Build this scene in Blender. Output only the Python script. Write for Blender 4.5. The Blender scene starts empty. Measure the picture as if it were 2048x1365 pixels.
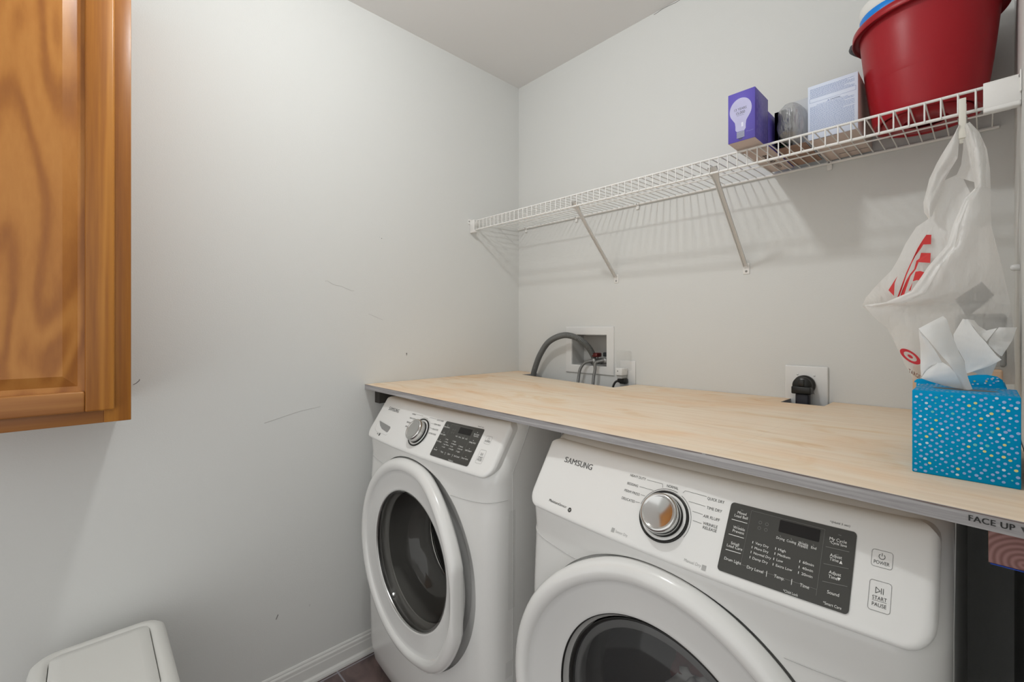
import bpy, bmesh, math, random
from mathutils import Vector, Matrix
random.seed(7)
S = bpy.context.scene
COL = S.collection
PI = math.pi
# ---------------------------------------------------------------- camera
THETA = math.radians(46.4967)
CAM = (1.61585, -1.58046, 1.22416)
cd = bpy.data.cameras.new('camera')
cd.sensor_fit = 'HORIZONTAL'; cd.sensor_width = 36.0
cd.lens = 896.87 / 2048 * 36.0
cd.shift_x = 0.0
cd.shift_y = (660 - 682.5) / 2048.0
cd.clip_start = 0.01
cam = bpy.data.objects.new('camera', cd); COL.objects.link(cam)
cam.location = CAM
cam.rotation_euler = (PI / 2, 0, THETA)
S.camera = cam
# ---------------------------------------------------------------- world, light, exposure
S.view_settings.view_transform = 'Standard'
S.view_settings.look = 'None'
S.view_settings.gamma = 1.0
S.view_settings.use_curve_mapping = False
S.view_settings.exposure = 0.0
wd = bpy.data.worlds.new('world'); S.world = wd; wd.use_nodes = True
wd.node_tree.nodes['Background'].inputs[0].default_value = (0.985, 0.985, 0.965, 1)
wd.node_tree.nodes['Background'].inputs[1].default_value = 1.15
LAMP = (0.83, -1.2, 2.33)
ld = bpy.data.lights.new('ceiling_lamp_light', 'POINT'); ld.shadow_soft_size = 0.042
ld.energy = 19.5; ld.color = (0.965, 0.985, 0.975)
lo = bpy.data.objects.new('ceiling_lamp_light', ld); COL.objects.link(lo); lo.location = LAMP
# ---------------------------------------------------------------- materials
def mat(name, col, rough=0.5, metal=0.0, coat=0.0, spec=0.5, bump=None, noise=None, trans=0.0, alpha=1.0, ior=1.45, sss=0.0):
    m = bpy.data.materials.new(name); m.use_nodes = True
    nt = m.node_tree; b = nt.nodes['Principled BSDF']
    b.inputs['Base Color'].default_value = (*col, 1); b.inputs['Roughness'].default_value = rough
    b.inputs['Metallic'].default_value = metal; b.inputs['Coat Weight'].default_value = coat
    b.inputs['Specular IOR Level'].default_value = spec
    b.inputs['Transmission Weight'].default_value = trans; b.inputs['Alpha'].default_value = alpha
    b.inputs['IOR'].default_value = ior
    tc = nt.nodes.new('ShaderNodeTexCoord')
    if noise:   # (scale, amount)
        n = nt.nodes.new('ShaderNodeTexNoise'); n.inputs['Scale'].default_value = noise[0]; n.inputs['Detail'].default_value = 4
        nt.links.new(tc.outputs['Object'], n.inputs['Vector'])
        mx = nt.nodes.new('ShaderNodeMix'); mx.data_type = 'RGBA'
        mx.inputs[6].default_value = (*[c * (1 - noise[1]) for c in col], 1)
        mx.inputs[7].default_value = (*[min(1, c * (1 + noise[1])) for c in col], 1)
        nt.links.new(n.outputs['Fac'], mx.inputs[0]); nt.links.new(mx.outputs[2], b.inputs['Base Color'])
    if bump:    # (scale, strength)
        n = nt.nodes.new('ShaderNodeTexNoise'); n.inputs['Scale'].default_value = bump[0]; n.inputs['Detail'].default_value = 3
        nt.links.new(tc.outputs['Object'], n.inputs['Vector'])
        bp = nt.nodes.new('ShaderNodeBump'); bp.inputs['Strength'].default_value = bump[1]; bp.inputs['Distance'].default_value = 0.002
        nt.links.new(n.outputs['Fac'], bp.inputs['Height']); nt.links.new(bp.outputs['Normal'], b.inputs['Normal'])
    return m

def wood(name, ramp, scale, wave=(6.0, 8.0, 3.0), pore=0.25, rough=0.4, coat=0.2, rings=False):
    """grain: 'scale' stretches object space; wave = (wave scale, distortion, detail)"""
    m = bpy.data.materials.new(name); m.use_nodes = True
    nt = m.node_tree; b = nt.nodes['Principled BSDF']
    b.inputs['Roughness'].default_value = rough; b.inputs['Coat Weight'].default_value = coat * 0.5; b.inputs['Coat Roughness'].default_value = 0.25; b.inputs['Specular IOR Level'].default_value = 0.3
    tc = nt.nodes.new('ShaderNodeTexCoord'); mp = nt.nodes.new('ShaderNodeMapping')
    mp.inputs['Scale'].default_value = scale
    nt.links.new(tc.outputs['Object'], mp.inputs['Vector'])
    nz = nt.nodes.new('ShaderNodeTexNoise'); nz.inputs['Scale'].default_value = wave[0]; nz.inputs['Detail'].default_value = wave[2]
    nz.inputs['Distortion'].default_value = 0.6
    nt.links.new(mp.outputs['Vector'], nz.inputs['Vector'])
    mul = nt.nodes.new('ShaderNodeMath'); mul.operation = 'MULTIPLY'; mul.inputs[1].default_value = wave[1]
    nt.links.new(nz.outputs['Fac'], mul.inputs[0])
    sn = nt.nodes.new('ShaderNodeMath'); sn.operation = 'SINE'; nt.links.new(mul.outputs[0], sn.inputs[0])
    ad = nt.nodes.new('ShaderNodeMath'); ad.operation = 'MULTIPLY_ADD'; ad.inputs[1].default_value = 0.5; ad.inputs[2].default_value = 0.5
    nt.links.new(sn.outputs[0], ad.inputs[0])
    n2 = nt.nodes.new('ShaderNodeTexNoise'); n2.inputs['Scale'].default_value = wave[0] * 14; n2.inputs['Detail'].default_value = 5
    nt.links.new(mp.outputs['Vector'], n2.inputs['Vector'])
    mx = nt.nodes.new('ShaderNodeMix'); mx.data_type = 'FLOAT'; mx.inputs[0].default_value = pore
    nt.links.new(ad.outputs[0], mx.inputs[2]); nt.links.new(n2.outputs['Fac'], mx.inputs[3])
    cr = nt.nodes.new('ShaderNodeValToRGB'); e = cr.color_ramp.elements
    e[0].position = ramp[0][0]; e[0].color = (*ramp[0][1], 1); e[1].position = ramp[-1][0]; e[1].color = (*ramp[-1][1], 1)
    for p, c in ramp[1:-1]:
        q = e.new(p); q.color = (*c, 1)
    nt.links.new(mx.outputs[0], cr.inputs['Fac']); nt.links.new(cr.outputs['Color'], b.inputs['Base Color'])
    return m


def ply_top():
    """birch face veneer: soft cathedral bands along x, honey blotches, darker knots and short streaks"""
    m = bpy.data.materials.new('birch_ply'); m.use_nodes = True; nt = m.node_tree; b = nt.nodes['Principled BSDF']
    b.inputs['Roughness'].default_value = 0.5; b.inputs['Specular IOR Level'].default_value = 0.3
    tc = nt.nodes.new('ShaderNodeTexCoord')
    def noise(scale, s, det, dist=0.0):
        mp = nt.nodes.new('ShaderNodeMapping'); mp.inputs['Scale'].default_value = scale; nt.links.new(tc.outputs['Object'], mp.inputs[0])
        n = nt.nodes.new('ShaderNodeTexNoise'); n.inputs['Scale'].default_value = s; n.inputs['Detail'].default_value = det; n.inputs['Distortion'].default_value = dist
        nt.links.new(mp.outputs[0], n.inputs['Vector']); return n.outputs['Fac']
    def ramp(src, els):
        r = nt.nodes.new('ShaderNodeValToRGB'); e = r.color_ramp.elements; e[0].position = els[0][0]; e[0].color = (*els[0][1], 1); e[1].position = els[-1][0]; e[1].color = (*els[-1][1], 1)
        for p, c in els[1:-1]: q = e.new(p); q.color = (*c, 1)
        nt.links.new(src, r.inputs['Fac']); return r.outputs['Color']
    def mul(x, y, f=1.0):
        q = nt.nodes.new('ShaderNodeMix'); q.data_type = 'RGBA'; q.blend_type = 'MULTIPLY'; q.inputs[0].default_value = f
        nt.links.new(x, q.inputs[6]); nt.links.new(y, q.inputs[7]); return q.outputs[2]
    base = ramp(noise((1.0, 1.8, 1), 2.4, 3, 1.2), [(0.30, (0.85, 0.62, 0.41)), (0.46, (0.87, 0.70, 0.525)), (0.60, (0.88, 0.745, 0.585)), (0.75, (0.86, 0.68, 0.495))])
    blot = ramp(noise((0.9, 2.0, 1), 4.5, 4, 1.5), [(0.26, (0.90, 0.78, 0.60)), (0.44, (1, 1, 1)), (1.0, (1, 1, 1))])
    fine = ramp(noise((0.14, 3.2, 1), 28, 5, 0.3), [(0.30, (0.93, 0.90, 0.86)), (0.55, (1, 1, 1)), (1.0, (1.0, 1.0, 1.0))])
    knot = ramp(noise((1.0, 2.2, 1), 9.0, 2, 0.6), [(0.0, (0.62, 0.42, 0.26)), (0.20, (0.80, 0.64, 0.45)), (0.27, (1, 1, 1)), (1.0, (1, 1, 1))])
    nt.links.new(mul(mul(mul(base, blot), fine), knot), b.inputs['Base Color'])
    return m

WALLC = (0.685, 0.69, 0.675)
m_wall = mat('wall_paint', WALLC, 0.75, spec=0.25, bump=(260, 0.12), noise=(1.3, 0.015))
m_ceil = mat('ceiling_paint', (0.80, 0.79, 0.78), 0.9, spec=0.1, bump=(150, 0.1))
m_trim = mat('trim_paint', (0.72, 0.72, 0.70), 0.35)
m_white = mat('appliance_enamel', (0.74, 0.74, 0.725), 0.22, coat=0.3)
m_panelw = mat('panel_plastic', (0.80, 0.80, 0.785), 0.28, coat=0.15)
m_door = mat('door_plastic', (0.78, 0.78, 0.765), 0.16, coat=0.4)
m_dish = mat('door_dish_plastic', (0.60, 0.60, 0.59), 0.3)
m_seam = mat('panel_gap', (0.55, 0.55, 0.54), 0.5)
m_greyp = mat('grey_plastic', (0.28, 0.28, 0.275), 0.4)
m_disp = mat('display_glass', (0.045, 0.045, 0.04), 0.18, coat=0.5)
m_led = mat('led_window', (0.006, 0.005, 0.005), 0.12)
m_chrome = mat('chrome', (0.62, 0.62, 0.61), 0.12, metal=1.0)
m_brush = mat('brushed_ring', (0.55, 0.55, 0.54), 0.28, metal=1.0)
m_black = mat('black_plastic', (0.012, 0.012, 0.011), 0.35)
m_ink = mat('dark_print', (0.045, 0.045, 0.043), 0.5)
m_inkg = mat('grey_print', (0.15, 0.15, 0.147), 0.5)
m_inkl = mat('pale_print', (0.42, 0.42, 0.41), 0.5)
m_inkw = mat('white_print', (0.80, 0.80, 0.78), 0.5)
m_inkm = mat('dim_print', (0.16, 0.16, 0.15), 0.5)
m_drum = mat('drum_steel', (0.35, 0.34, 0.32), 0.3, metal=1.0)
m_rubber = mat('gasket_rubber', (0.24, 0.24, 0.235), 0.45)
m_wire = mat('white_vinyl_wire', (0.80, 0.79, 0.77), 0.35)
m_brace = mat('white_steel', (0.70, 0.69, 0.67), 0.4)
m_red = mat('red_plastic', (0.33, 0.007, 0.014), 0.38, spec=0.4, bump=(900, 0.05))
m_dgrey = mat('grey_grip', (0.10, 0.10, 0.105), 0.5)
m_tubw = mat('white_tub', (0.78, 0.77, 0.74), 0.4)
m_tubb = mat('blue_band', (0.0, 0.22, 0.72), 0.4)
m_purple = mat('purple_card', (0.115, 0.088, 0.44), 0.4, noise=(4, 0.06))
m_navy = mat('navy_card', (0.03, 0.03, 0.09), 0.45)
m_bulb = mat('bulb_print', (0.44, 0.43, 0.64), 0.5, noise=(30, 0.12))
m_bulb2 = mat('bulb_print_glow', (0.66, 0.66, 0.80), 0.4)
m_screwp = mat('screw_print', (0.32, 0.34, 0.42), 0.3)
m_lav = mat('lavender_print', (0.35, 0.30, 0.72), 0.5)
m_card = mat('raw_card', (0.62, 0.51, 0.46), 0.75, noise=(40, 0.04))
m_cardw = mat('white_card', (0.68, 0.74, 0.87), 0.5)
m_blueink = mat('blue_print', (0.20, 0.28, 0.52), 0.5)
m_brown = mat('brown_card', (0.30, 0.19, 0.14), 0.8, noise=(60, 0.2))
m_green = mat('green_print', (0.02, 0.12, 0.05), 0.4)
m_gcard = mat('grey_card', (0.50, 0.51, 0.53), 0.6)
m_blue = mat('tissue_box_blue', (0.0, 0.285, 0.56), 0.6, spec=0.08)
m_dotb = mat('periwinkle_dot', (0.30, 0.44, 0.76), 0.5)
m_doty = mat('yellow_dot', (0.72, 0.64, 0.25), 0.35)
m_dotw = mat('pale_dot', (0.60, 0.72, 0.88), 0.35)
m_dotg = mat('green_dot', (0.15, 0.50, 0.52), 0.35)
m_hose = mat('grey_hose', (0.14, 0.145, 0.14), 0.45)
m_plate = mat('white_plate', (0.74, 0.74, 0.73), 0.25)
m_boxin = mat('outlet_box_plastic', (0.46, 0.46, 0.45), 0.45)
m_valve = mat('red_valve', (0.10, 0.010, 0.010), 0.4)
m_screw = mat('screw_steel', (0.35, 0.35, 0.34), 0.35, metal=1.0)
m_bin = mat('bin_plastic', (0.70, 0.70, 0.67), 0.42, bump=(300, 0.05))
m_tape = mat('blue_tape', (0.01, 0.05, 0.35), 0.6)
m_scuff = mat('scuff', (0.20, 0.19, 0.18), 0.8)
m_scuffl = mat('faint_scuff', (0.54, 0.535, 0.52), 0.8)
m_cardk = mat('dark_card', (0.13, 0.13, 0.125), 0.5)
m_redink = mat('red_print', (0.55, 0.02, 0.03), 0.5)
m_redink2 = mat('bright_red_print', (0.60, 0.03, 0.03), 0.5)
m_tan = mat('tan_card', (0.62, 0.42, 0.28), 0.6)
m_clip = mat('ivory_clip', (0.72, 0.70, 0.63), 0.45)
m_lampg = mat('lamp_rim', (0.7, 0.7, 0.68), 0.4)

m_oak = wood('oak', [(0.05, (0.27, 0.096, 0.021)), (0.35, (0.345, 0.130, 0.026)), (0.62, (0.42, 0.170, 0.036)), (0.95, (0.49, 0.215, 0.050))], (1.0, 1.0, 0.26), (8.0, 40.0, 1.2), 0.42, 0.38, 0.25)
m_oak2 = wood('oak_straight', [(0.12, (0.25, 0.085, 0.014)), (0.5, (0.39, 0.150, 0.022)), (0.9, (0.48, 0.205, 0.034))], (1.0, 1.0, 0.035), (14.0, 22.0, 2.0), 0.5, 0.36, 0.25)
m_oakh = wood('oak_rail', [(0.0, (0.24, 0.085, 0.022)), (0.45, (0.36, 0.150, 0.042)), (1.0, (0.45, 0.205, 0.062))], (1.0, 0.035, 1.0), (14.0, 22.0, 2.0), 0.5, 0.38, 0.2)
m_ply = ply_top()
m_edge = wood('ply_edge', [(0.0, (0.10, 0.09, 0.09)), (0.14, (0.30, 0.29, 0.295)), (0.5, (0.45, 0.44, 0.445)), (1.0, (0.58, 0.57, 0.575))], (0.08, 0.08, 3.0), (50.0, 8.0, 3.0), 0.5, 0.85, 0.0)
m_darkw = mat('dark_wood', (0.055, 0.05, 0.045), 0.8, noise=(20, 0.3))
m_pine = wood('pine_side', [(0.0, (0.33, 0.20, 0.13)), (1.0, (0.50, 0.34, 0.24))], (1, 0.1, 1), (20.0, 9.0, 2.0), 0.4, 0.7, 0.0)

def end_grain():
    m = bpy.data.materials.new('pine_end_grain'); m.use_nodes = True; nt = m.node_tree; b = nt.nodes['Principled BSDF']
    b.inputs['Roughness'].default_value = 0.8
    tc = nt.nodes.new('ShaderNodeTexCoord'); mp = nt.nodes.new('ShaderNodeMapping'); mp.inputs['Location'].default_value = (-1.646, 0, -0.962)
    mp.inputs['Scale'].default_value = (1, 0, 1)
    nt.links.new(tc.outputs['Object'], mp.inputs['Vector'])
    w = nt.nodes.new('ShaderNodeTexWave'); w.wave_type = 'RINGS'; w.rings_direction = 'SPHERICAL'; w.inputs['Scale'].default_value = 55; w.inputs['Distortion'].default_value = 1.2
    nt.links.new(mp.outputs['Vector'], w.inputs['Vector'])
    cr = nt.nodes.new('ShaderNodeValToRGB'); cr.color_ramp.elements[0].color = (0.22, 0.11, 0.10, 1); cr.color_ramp.elements[1].color = (0.36, 0.20, 0.19, 1)
    nt.links.new(w.outputs['Fac'], cr.inputs['Fac']); nt.links.new(cr.outputs['Color'], b.inputs['Base Color'])
    return m
m_end = end_grain()

def tile_mat():
    m = bpy.data.materials.new('slate_tile'); m.use_nodes = True; nt = m.node_tree; b = nt.nodes['Principled BSDF']
    b.inputs['Roughness'].default_value = 0.45
    tc = nt.nodes.new('ShaderNodeTexCoord'); mp = nt.nodes.new('ShaderNodeMapping'); mp.inputs['Location'].default_value = (-0.028, 0.929, 0)
    nt.links.new(tc.outputs['Object'], mp.inputs['Vector'])
    br = nt.nodes.new('ShaderNodeTexBrick'); br.offset = 0.0; br.inputs['Scale'].default_value = 1.0
    br.inputs['Brick Width'].default_value = 0.305; br.inputs['Row Height'].default_value = 0.305; br.inputs['Mortar Size'].default_value = 0.003
    br.inputs['Color1'].default_value = (1, 1, 1, 1); br.inputs['Color2'].default_value = (1, 1, 1, 1); br.inputs['Mortar'].default_value = (0, 0, 0, 1)
    nt.links.new(mp.outputs['Vector'], br.inputs['Vector'])
    n = nt.nodes.new('ShaderNodeTexNoise'); n.inputs['Scale'].default_value = 9; n.inputs['Detail'].default_value = 6; n.inputs['Distortion'].default_value = 1.2
    nt.links.new(tc.outputs['Object'], n.inputs['Vector'])
    cr = nt.nodes.new('ShaderNodeValToRGB'); e = cr.color_ramp.elements
    e[0].position = 0.3; e[0].color = (0.055, 0.04, 0.042, 1); e[1].position = 0.7; e[1].color = (0.23, 0.16, 0.15, 1)
    nt.links.new(n.outputs['Fac'], cr.inputs['Fac'])
    mx = nt.nodes.new('ShaderNodeMix'); mx.data_type = 'RGBA'; mx.inputs[6].default_value = (0.30, 0.29, 0.32, 1)
    nt.links.new(br.outputs['Color'], mx.inputs[0]); nt.links.new(cr.outputs['Color'], mx.inputs[7]); nt.links.new(mx.outputs[2], b.inputs['Base Color'])
    return m
m_tile = tile_mat()

def sheet_mat(name, col, transl=0.4, transp=0.0, gloss=0.1, rough=0.3, bump=(40, 0.5)):
    """thin plastic film or tissue: diffuse + light passing through + some see-through"""
    m = bpy.data.materials.new(name); m.use_nodes = True; nt = m.node_tree; nt.nodes.clear()
    out = nt.nodes.new('ShaderNodeOutputMaterial')
    d = nt.nodes.new('ShaderNodeBsdfDiffuse'); d.inputs[0].default_value = (*col, 1)
    t = nt.nodes.new('ShaderNodeBsdfTranslucent'); t.inputs[0].default_value = (*col, 1)
    g = nt.nodes.new('ShaderNodeBsdfGlossy'); g.inputs['Roughness'].default_value = rough
    p = nt.nodes.new('ShaderNodeBsdfTransparent')
    a = nt.nodes.new('ShaderNodeMixShader'); a.inputs[0].default_value = transl
    b = nt.nodes.new('ShaderNodeMixShader'); b.inputs[0].default_value = gloss
    c = nt.nodes.new('ShaderNodeMixShader'); c.inputs[0].default_value = transp
    nt.links.new(d.outputs[0], a.inputs[1]); nt.links.new(t.outputs[0], a.inputs[2])
    nt.links.new(a.outputs[0], b.inputs[1]); nt.links.new(g.outputs[0], b.inputs[2])
    nt.links.new(b.outputs[0], c.inputs[1]); nt.links.new(p.outputs[0], c.inputs[2])
    nt.links.new(c.outputs[0], out.inputs[0])
    if bump:
        tc = nt.nodes.new('ShaderNodeTexCoord'); mp = nt.nodes.new('ShaderNodeMapping'); mp.inputs['Scale'].default_value = (1, 1, 0.35); mp.inputs['Rotation'].default_value = (0, 0.5, 0)
        n = nt.nodes.new('ShaderNodeTexNoise'); n.inputs['Scale'].default_value = bump[0]; n.inputs['Detail'].default_value = 4
        nt.links.new(tc.outputs['Object'], mp.inputs[0]); nt.links.new(mp.outputs[0], n.inputs['Vector'])
        bp = nt.nodes.new('ShaderNodeBump'); bp.inputs['Strength'].default_value = bump[1]; bp.inputs['Distance'].default_value = 0.01
        nt.links.new(n.outputs['Fac'], bp.inputs['Height'])
        for q in (d, t, g): nt.links.new(bp.outputs['Normal'], q.inputs['Normal'])
    return m
m_bag = sheet_mat('bag_film', (0.93, 0.925, 0.91), 0.45, 0.04, 0.04, 0.35, (30, 0.8))
m_bagf = sheet_mat('bag_film_thin', (0.93, 0.925, 0.91), 0.45, 0.36, 0.05, 0.30, (30, 0.9))
m_tissue = sheet_mat('tissue_paper', (0.86, 0.86, 0.85), 0.30, 0.0, 0.0, 0.6, (60, 0.12))
m_clear = sheet_mat('clear_film', (0.66, 0.68, 0.70), 0.3, 0.50, 0.40, 0.10, (70, 1.0))
m_cover = sheet_mat('clear_cover', (0.76, 0.76, 0.74), 0.3, 0.88, 0.08, 0.15, None)
def glass_mat(name, tint, gloss, rough):
    m = bpy.data.materials.new(name); m.use_nodes = True; nt = m.node_tree; nt.nodes.clear()
    out = nt.nodes.new('ShaderNodeOutputMaterial'); t = nt.nodes.new('ShaderNodeBsdfTransparent'); t.inputs[0].default_value = (*tint, 1)
    g = nt.nodes.new('ShaderNodeBsdfGlossy'); g.inputs['Roughness'].default_value = rough
    f = nt.nodes.new('ShaderNodeFresnel'); f.inputs[0].default_value = 1.5
    mm = nt.nodes.new('ShaderNodeMath'); mm.operation = 'MAXIMUM'; mm.inputs[1].default_value = gloss
    nt.links.new(f.outputs[0], mm.inputs[0])
    x = nt.nodes.new('ShaderNodeMixShader'); nt.links.new(mm.outputs[0], x.inputs[0]); nt.links.new(t.outputs[0], x.inputs[1]); nt.links.new(g.outputs[0], x.inputs[2])
    nt.links.new(x.outputs[0], out.inputs[0]); return m
m_gw = glass_mat('washer_glass', (0.75, 0.74, 0.72), 0.04, 0.03)
m_gd = sheet_mat('dryer_glass', (0.085, 0.087, 0.09), 0.3, 0.50, 0.07, 0.06, None)
def braid_mat():
    m = mat('braided_steel', (0.30, 0.30, 0.295), 0.45, metal=0.8)
    return m
m_braid = braid_mat()
def lamp_mat():
    m = bpy.data.materials.new('lit_diffuser'); m.use_nodes = True; b = m.node_tree.nodes['Principled BSDF']
    b.inputs['Emission Color'].default_value = (1, 0.97, 0.93, 1); b.inputs['Emission Strength'].default_value = 2.5
    return m
m_lit = lamp_mat()

# ---------------------------------------------------------------- mesh builder
def font_mesh(s, bold=False, cache={}):
    k = (s, bold)
    if k in cache: return cache[k]
    cu = bpy.data.curves.new('t', 'FONT'); cu.body = s; cu.size = 1.0; cu.resolution_u = 3
    if bold: cu.space_character = 1.08
    ob = bpy.data.objects.new('t', cu); COL.objects.link(ob)
    dg = bpy.context.evaluated_depsgraph_get(); dg.update()
    me = bpy.data.meshes.new_from_object(ob.evaluated_get(dg))
    vs = [(v.co.x, v.co.y) for v in me.vertices]; fs = [tuple(p.vertices) for p in me.polygons]
    bpy.data.objects.remove(ob); bpy.data.curves.remove(cu); bpy.data.meshes.remove(me)
    cache[k] = (vs, fs); return cache[k]

class MB:
    def __init__(s): s.v = []; s.f = []; s.m = []; s.sm = []; s.mats = []
    def mi(s, m):
        if m not in s.mats: s.mats.append(m)
        return s.mats.index(m)
    def add(s, vs, fs, m, smooth=False):
        o = len(s.v); k = s.mi(m); s.v += [tuple(q) for q in vs]
        for f in fs: s.f.append([i + o for i in f]); s.m.append(k); s.sm.append(smooth)
    def grid(s, rows, m, closed=False, smooth=True):
        n = len(rows[0]); vs = [p for r in rows for p in r]; fs = []
        for i in range(len(rows) - 1):
            for j in range(n if closed else n - 1):
                a = i * n + j; b = i * n + (j + 1) % n
                fs.append((a, b, b + n, a + n))
        s.add(vs, fs, m, smooth)
    def box(s, x0, x1, y0, y1, z0, z1, m, bev=0.0, seg=2, fmats=None):
        bm = bmesh.new(); bmesh.ops.create_cube(bm, size=1.0)
        for v in bm.verts: v.co = Vector((x0 + (v.co.x + .5) * (x1 - x0), y0 + (v.co.y + .5) * (y1 - y0), z0 + (v.co.z + .5) * (z1 - z0)))
        if bev: bmesh.ops.bevel(bm, geom=bm.edges[:] , offset=bev, segments=seg, affect='EDGES', profile=0.5)
        s.bm(bm, m, bool(bev), fmats)
    def bm(s, bm, m, smooth=False, fmats=None):
        bm.verts.index_update(); bm.normal_update(); vs = [v.co[:] for v in bm.verts]
        for f in bm.faces:
            pass
        o = len(s.v); s.v += vs
        for f in bm.faces:
            mm = m
            if fmats:
                n = f.normal
                for d, q in fmats:
                    if n.dot(Vector(d)) > 0.9: mm = q
            s.f.append([v.index + o for v in f.verts]); s.m.append(s.mi(mm)); s.sm.append(smooth)
        bm.free()
    def lathe(s, prof, c, axis, m, n=48, smooth=True, fn=None, a0=0, a1=2 * PI):
        """prof: (radius, along). axis 'z' or 'y' (along negative y = towards the viewer side)"""
        rows = []; closed = abs(a1 - a0 - 2 * PI) < 1e-6; cnt = n if closed else n + 1
        for r, h in prof:
            row = []
            for i in range(cnt):
                a = a0 + (a1 - a0) * i / n
                if axis == 'z': p = (c[0] + r * math.cos(a), c[1] + r * math.sin(a), c[2] + h)
                elif axis == 'y': p = (c[0] + r * math.cos(a), c[1] + h, c[2] + r * math.sin(a))
                else: p = (c[0] + h, c[1] + r * math.cos(a), c[2] + r * math.sin(a))
                row.append(fn(p, r) if fn else p)
            rows.append(row)
        s.grid(rows, m, closed, smooth)
    def tube(s, path, r, m, seg=8, cap=True, rf=None):
        P_ = [Vector(p) for p in path]; rows = []; up = None
        for i, p in enumerate(P_):
            t = (P_[min(i + 1, len(P_) - 1)] - P_[max(i - 1, 0)]).normalized()
            if up is None:
                up = Vector((0, 0, 1)) if abs(t.z) < 0.9 else Vector((1, 0, 0))
            a = t.cross(up).normalized(); b = a.cross(t).normalized(); up = b
            rr = rf(i) if rf else r
            rows.append([tuple(p + (a * math.cos(q) + b * math.sin(q)) * rr) for q in [2 * PI * k / seg for k in range(seg)]])
        s.grid(rows, m, True, True)
        if cap:
            o = len(s.v); s.add(rows[0], [tuple(range(seg))[::-1]], m); s.add(rows[-1], [tuple(range(seg))], m)
    def poly(s, pts, m): s.add(pts, [tuple(range(len(pts)))], m)
    def text(s, t, u0, u1, v0, fn, m, h=None, bold=False, mirror=False):
        """text from u0 to u1 along u on baseline v0; fn(u, v) gives the point on the surface"""
        vs, fs = font_mesh(t, bold)
        if not vs: return
        x0 = min(p[0] for p in vs); x1 = max(p[0] for p in vs)
        k = (u1 - u0) / (x1 - x0); kh = (h / 0.72) if h else k
        w_ = 0.028 * kh
        for du in ((-w_, 0.0, w_) if bold else (0.0,)):
            pts = []
            for x, y in vs:
                u = (u0 + (x - x0) * k) if not mirror else (u1 - (x - x0) * k)
                pts.append(fn(u + du, v0 + y * kh))
            s.add(pts, fs, m)
    def build(s, name, parent=None, origin=(0, 0, 0), sub=0, solid=0.0):
        me = bpy.data.meshes.new(name)
        me.from_pydata([(a - origin[0], b - origin[1], c - origin[2]) for a, b, c in s.v], [], s.f)
        for m in s.mats: me.materials.append(m)
        me.polygons.foreach_set('material_index', s.m); me.polygons.foreach_set('use_smooth', s.sm); me.update()
        o = bpy.data.objects.new(name, me); COL.objects.link(o)
        if parent: o.parent = parent
        else: o.location = origin
        if solid:
            d = o.modifiers.new('thick', 'SOLIDIFY'); d.thickness = solid; d.offset = 0
        if sub:
            d = o.modifiers.new('sub', 'SUBSURF'); d.levels = sub; d.render_levels = sub
        return o

def thing(name, label, cat, loc, group=None):
    o = bpy.data.objects.new(name, None); COL.objects.link(o); o.location = loc; o.empty_display_size = 0.05
    o['label'] = label; o['category'] = cat
    if group: o['group'] = group
    return o
def tag(o, label, cat, group=None):
    o['label'] = label; o['category'] = cat
    if group: o['group'] = group
    return o
def struct(o): o['kind'] = 'structure'; return o
def sst(a, b, x):
    t = max(0.0, min(1.0, (x - a) / (b - a))); return t * t * (3 - 2 * t)
def lerp(a, b, t): return a + (b - a) * t
def smooth_path(pts, n=8):
    """Catmull-Rom through the points"""
    P_ = [Vector(p) for p in pts]; P_ = [P_[0] * 2 - P_[1]] + P_ + [P_[-1] * 2 - P_[-2]]; out = []
    for i in range(1, len(P_) - 2):
        for k in range(n):
            t = k / n; a, b, c, d = P_[i - 1:i + 3]
            out.append(tuple(0.5 * ((2 * b) + (c - a) * t + (2 * a - 5 * b + 4 * c - d) * t * t + (3 * b - a - 3 * c + d) * t ** 3)))
    out.append(tuple(P_[-2])); return out

# print positions on the panels (name, x from, x to, z) and sheet outlines, metres
D_DARK = [('SAMSUNG', -0.2577, -0.1784, 0.9373), ('HEAVY DUTY', -0.0901, -0.0569, 0.9431), ('BEDDING', -0.091, -0.0678, 0.9296), ('PERM PRESS', -0.0922, -0.0596, 0.9177), ('DELICATES', -0.0928, -0.0651, 0.9053), ('NORMAL', -0.0141, 0.0075, 0.9423), ('QUICK DRY', 0.0591, 0.0863, 0.9399), ('TIME DRY', 0.0614, 0.0858, 0.9272), ('AIR FLUFF', 0.0591, 0.0854, 0.9152), ('WRINKLE', 0.0616, 0.0845, 0.9057), ('RELEASE', 0.0628, 0.0846, 0.9004), ('MoistureSensor', -0.258, -0.2075, 0.8595)]
D_LIGHT = [('Sensor Dry', -0.0844, -0.059, 0.8541), ('Manual Dry', 0.0467, 0.0736, 0.8515)]
D_DARK2 = [('*(Hold 3 sec)', 0.2277, 0.2507, 0.9486), ('POWER', 0.2791, 0.2949, 0.9164), ('START', 0.2807, 0.295, 0.8799), ('PAUSE', 0.2809, 0.295, 0.8747)]
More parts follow.
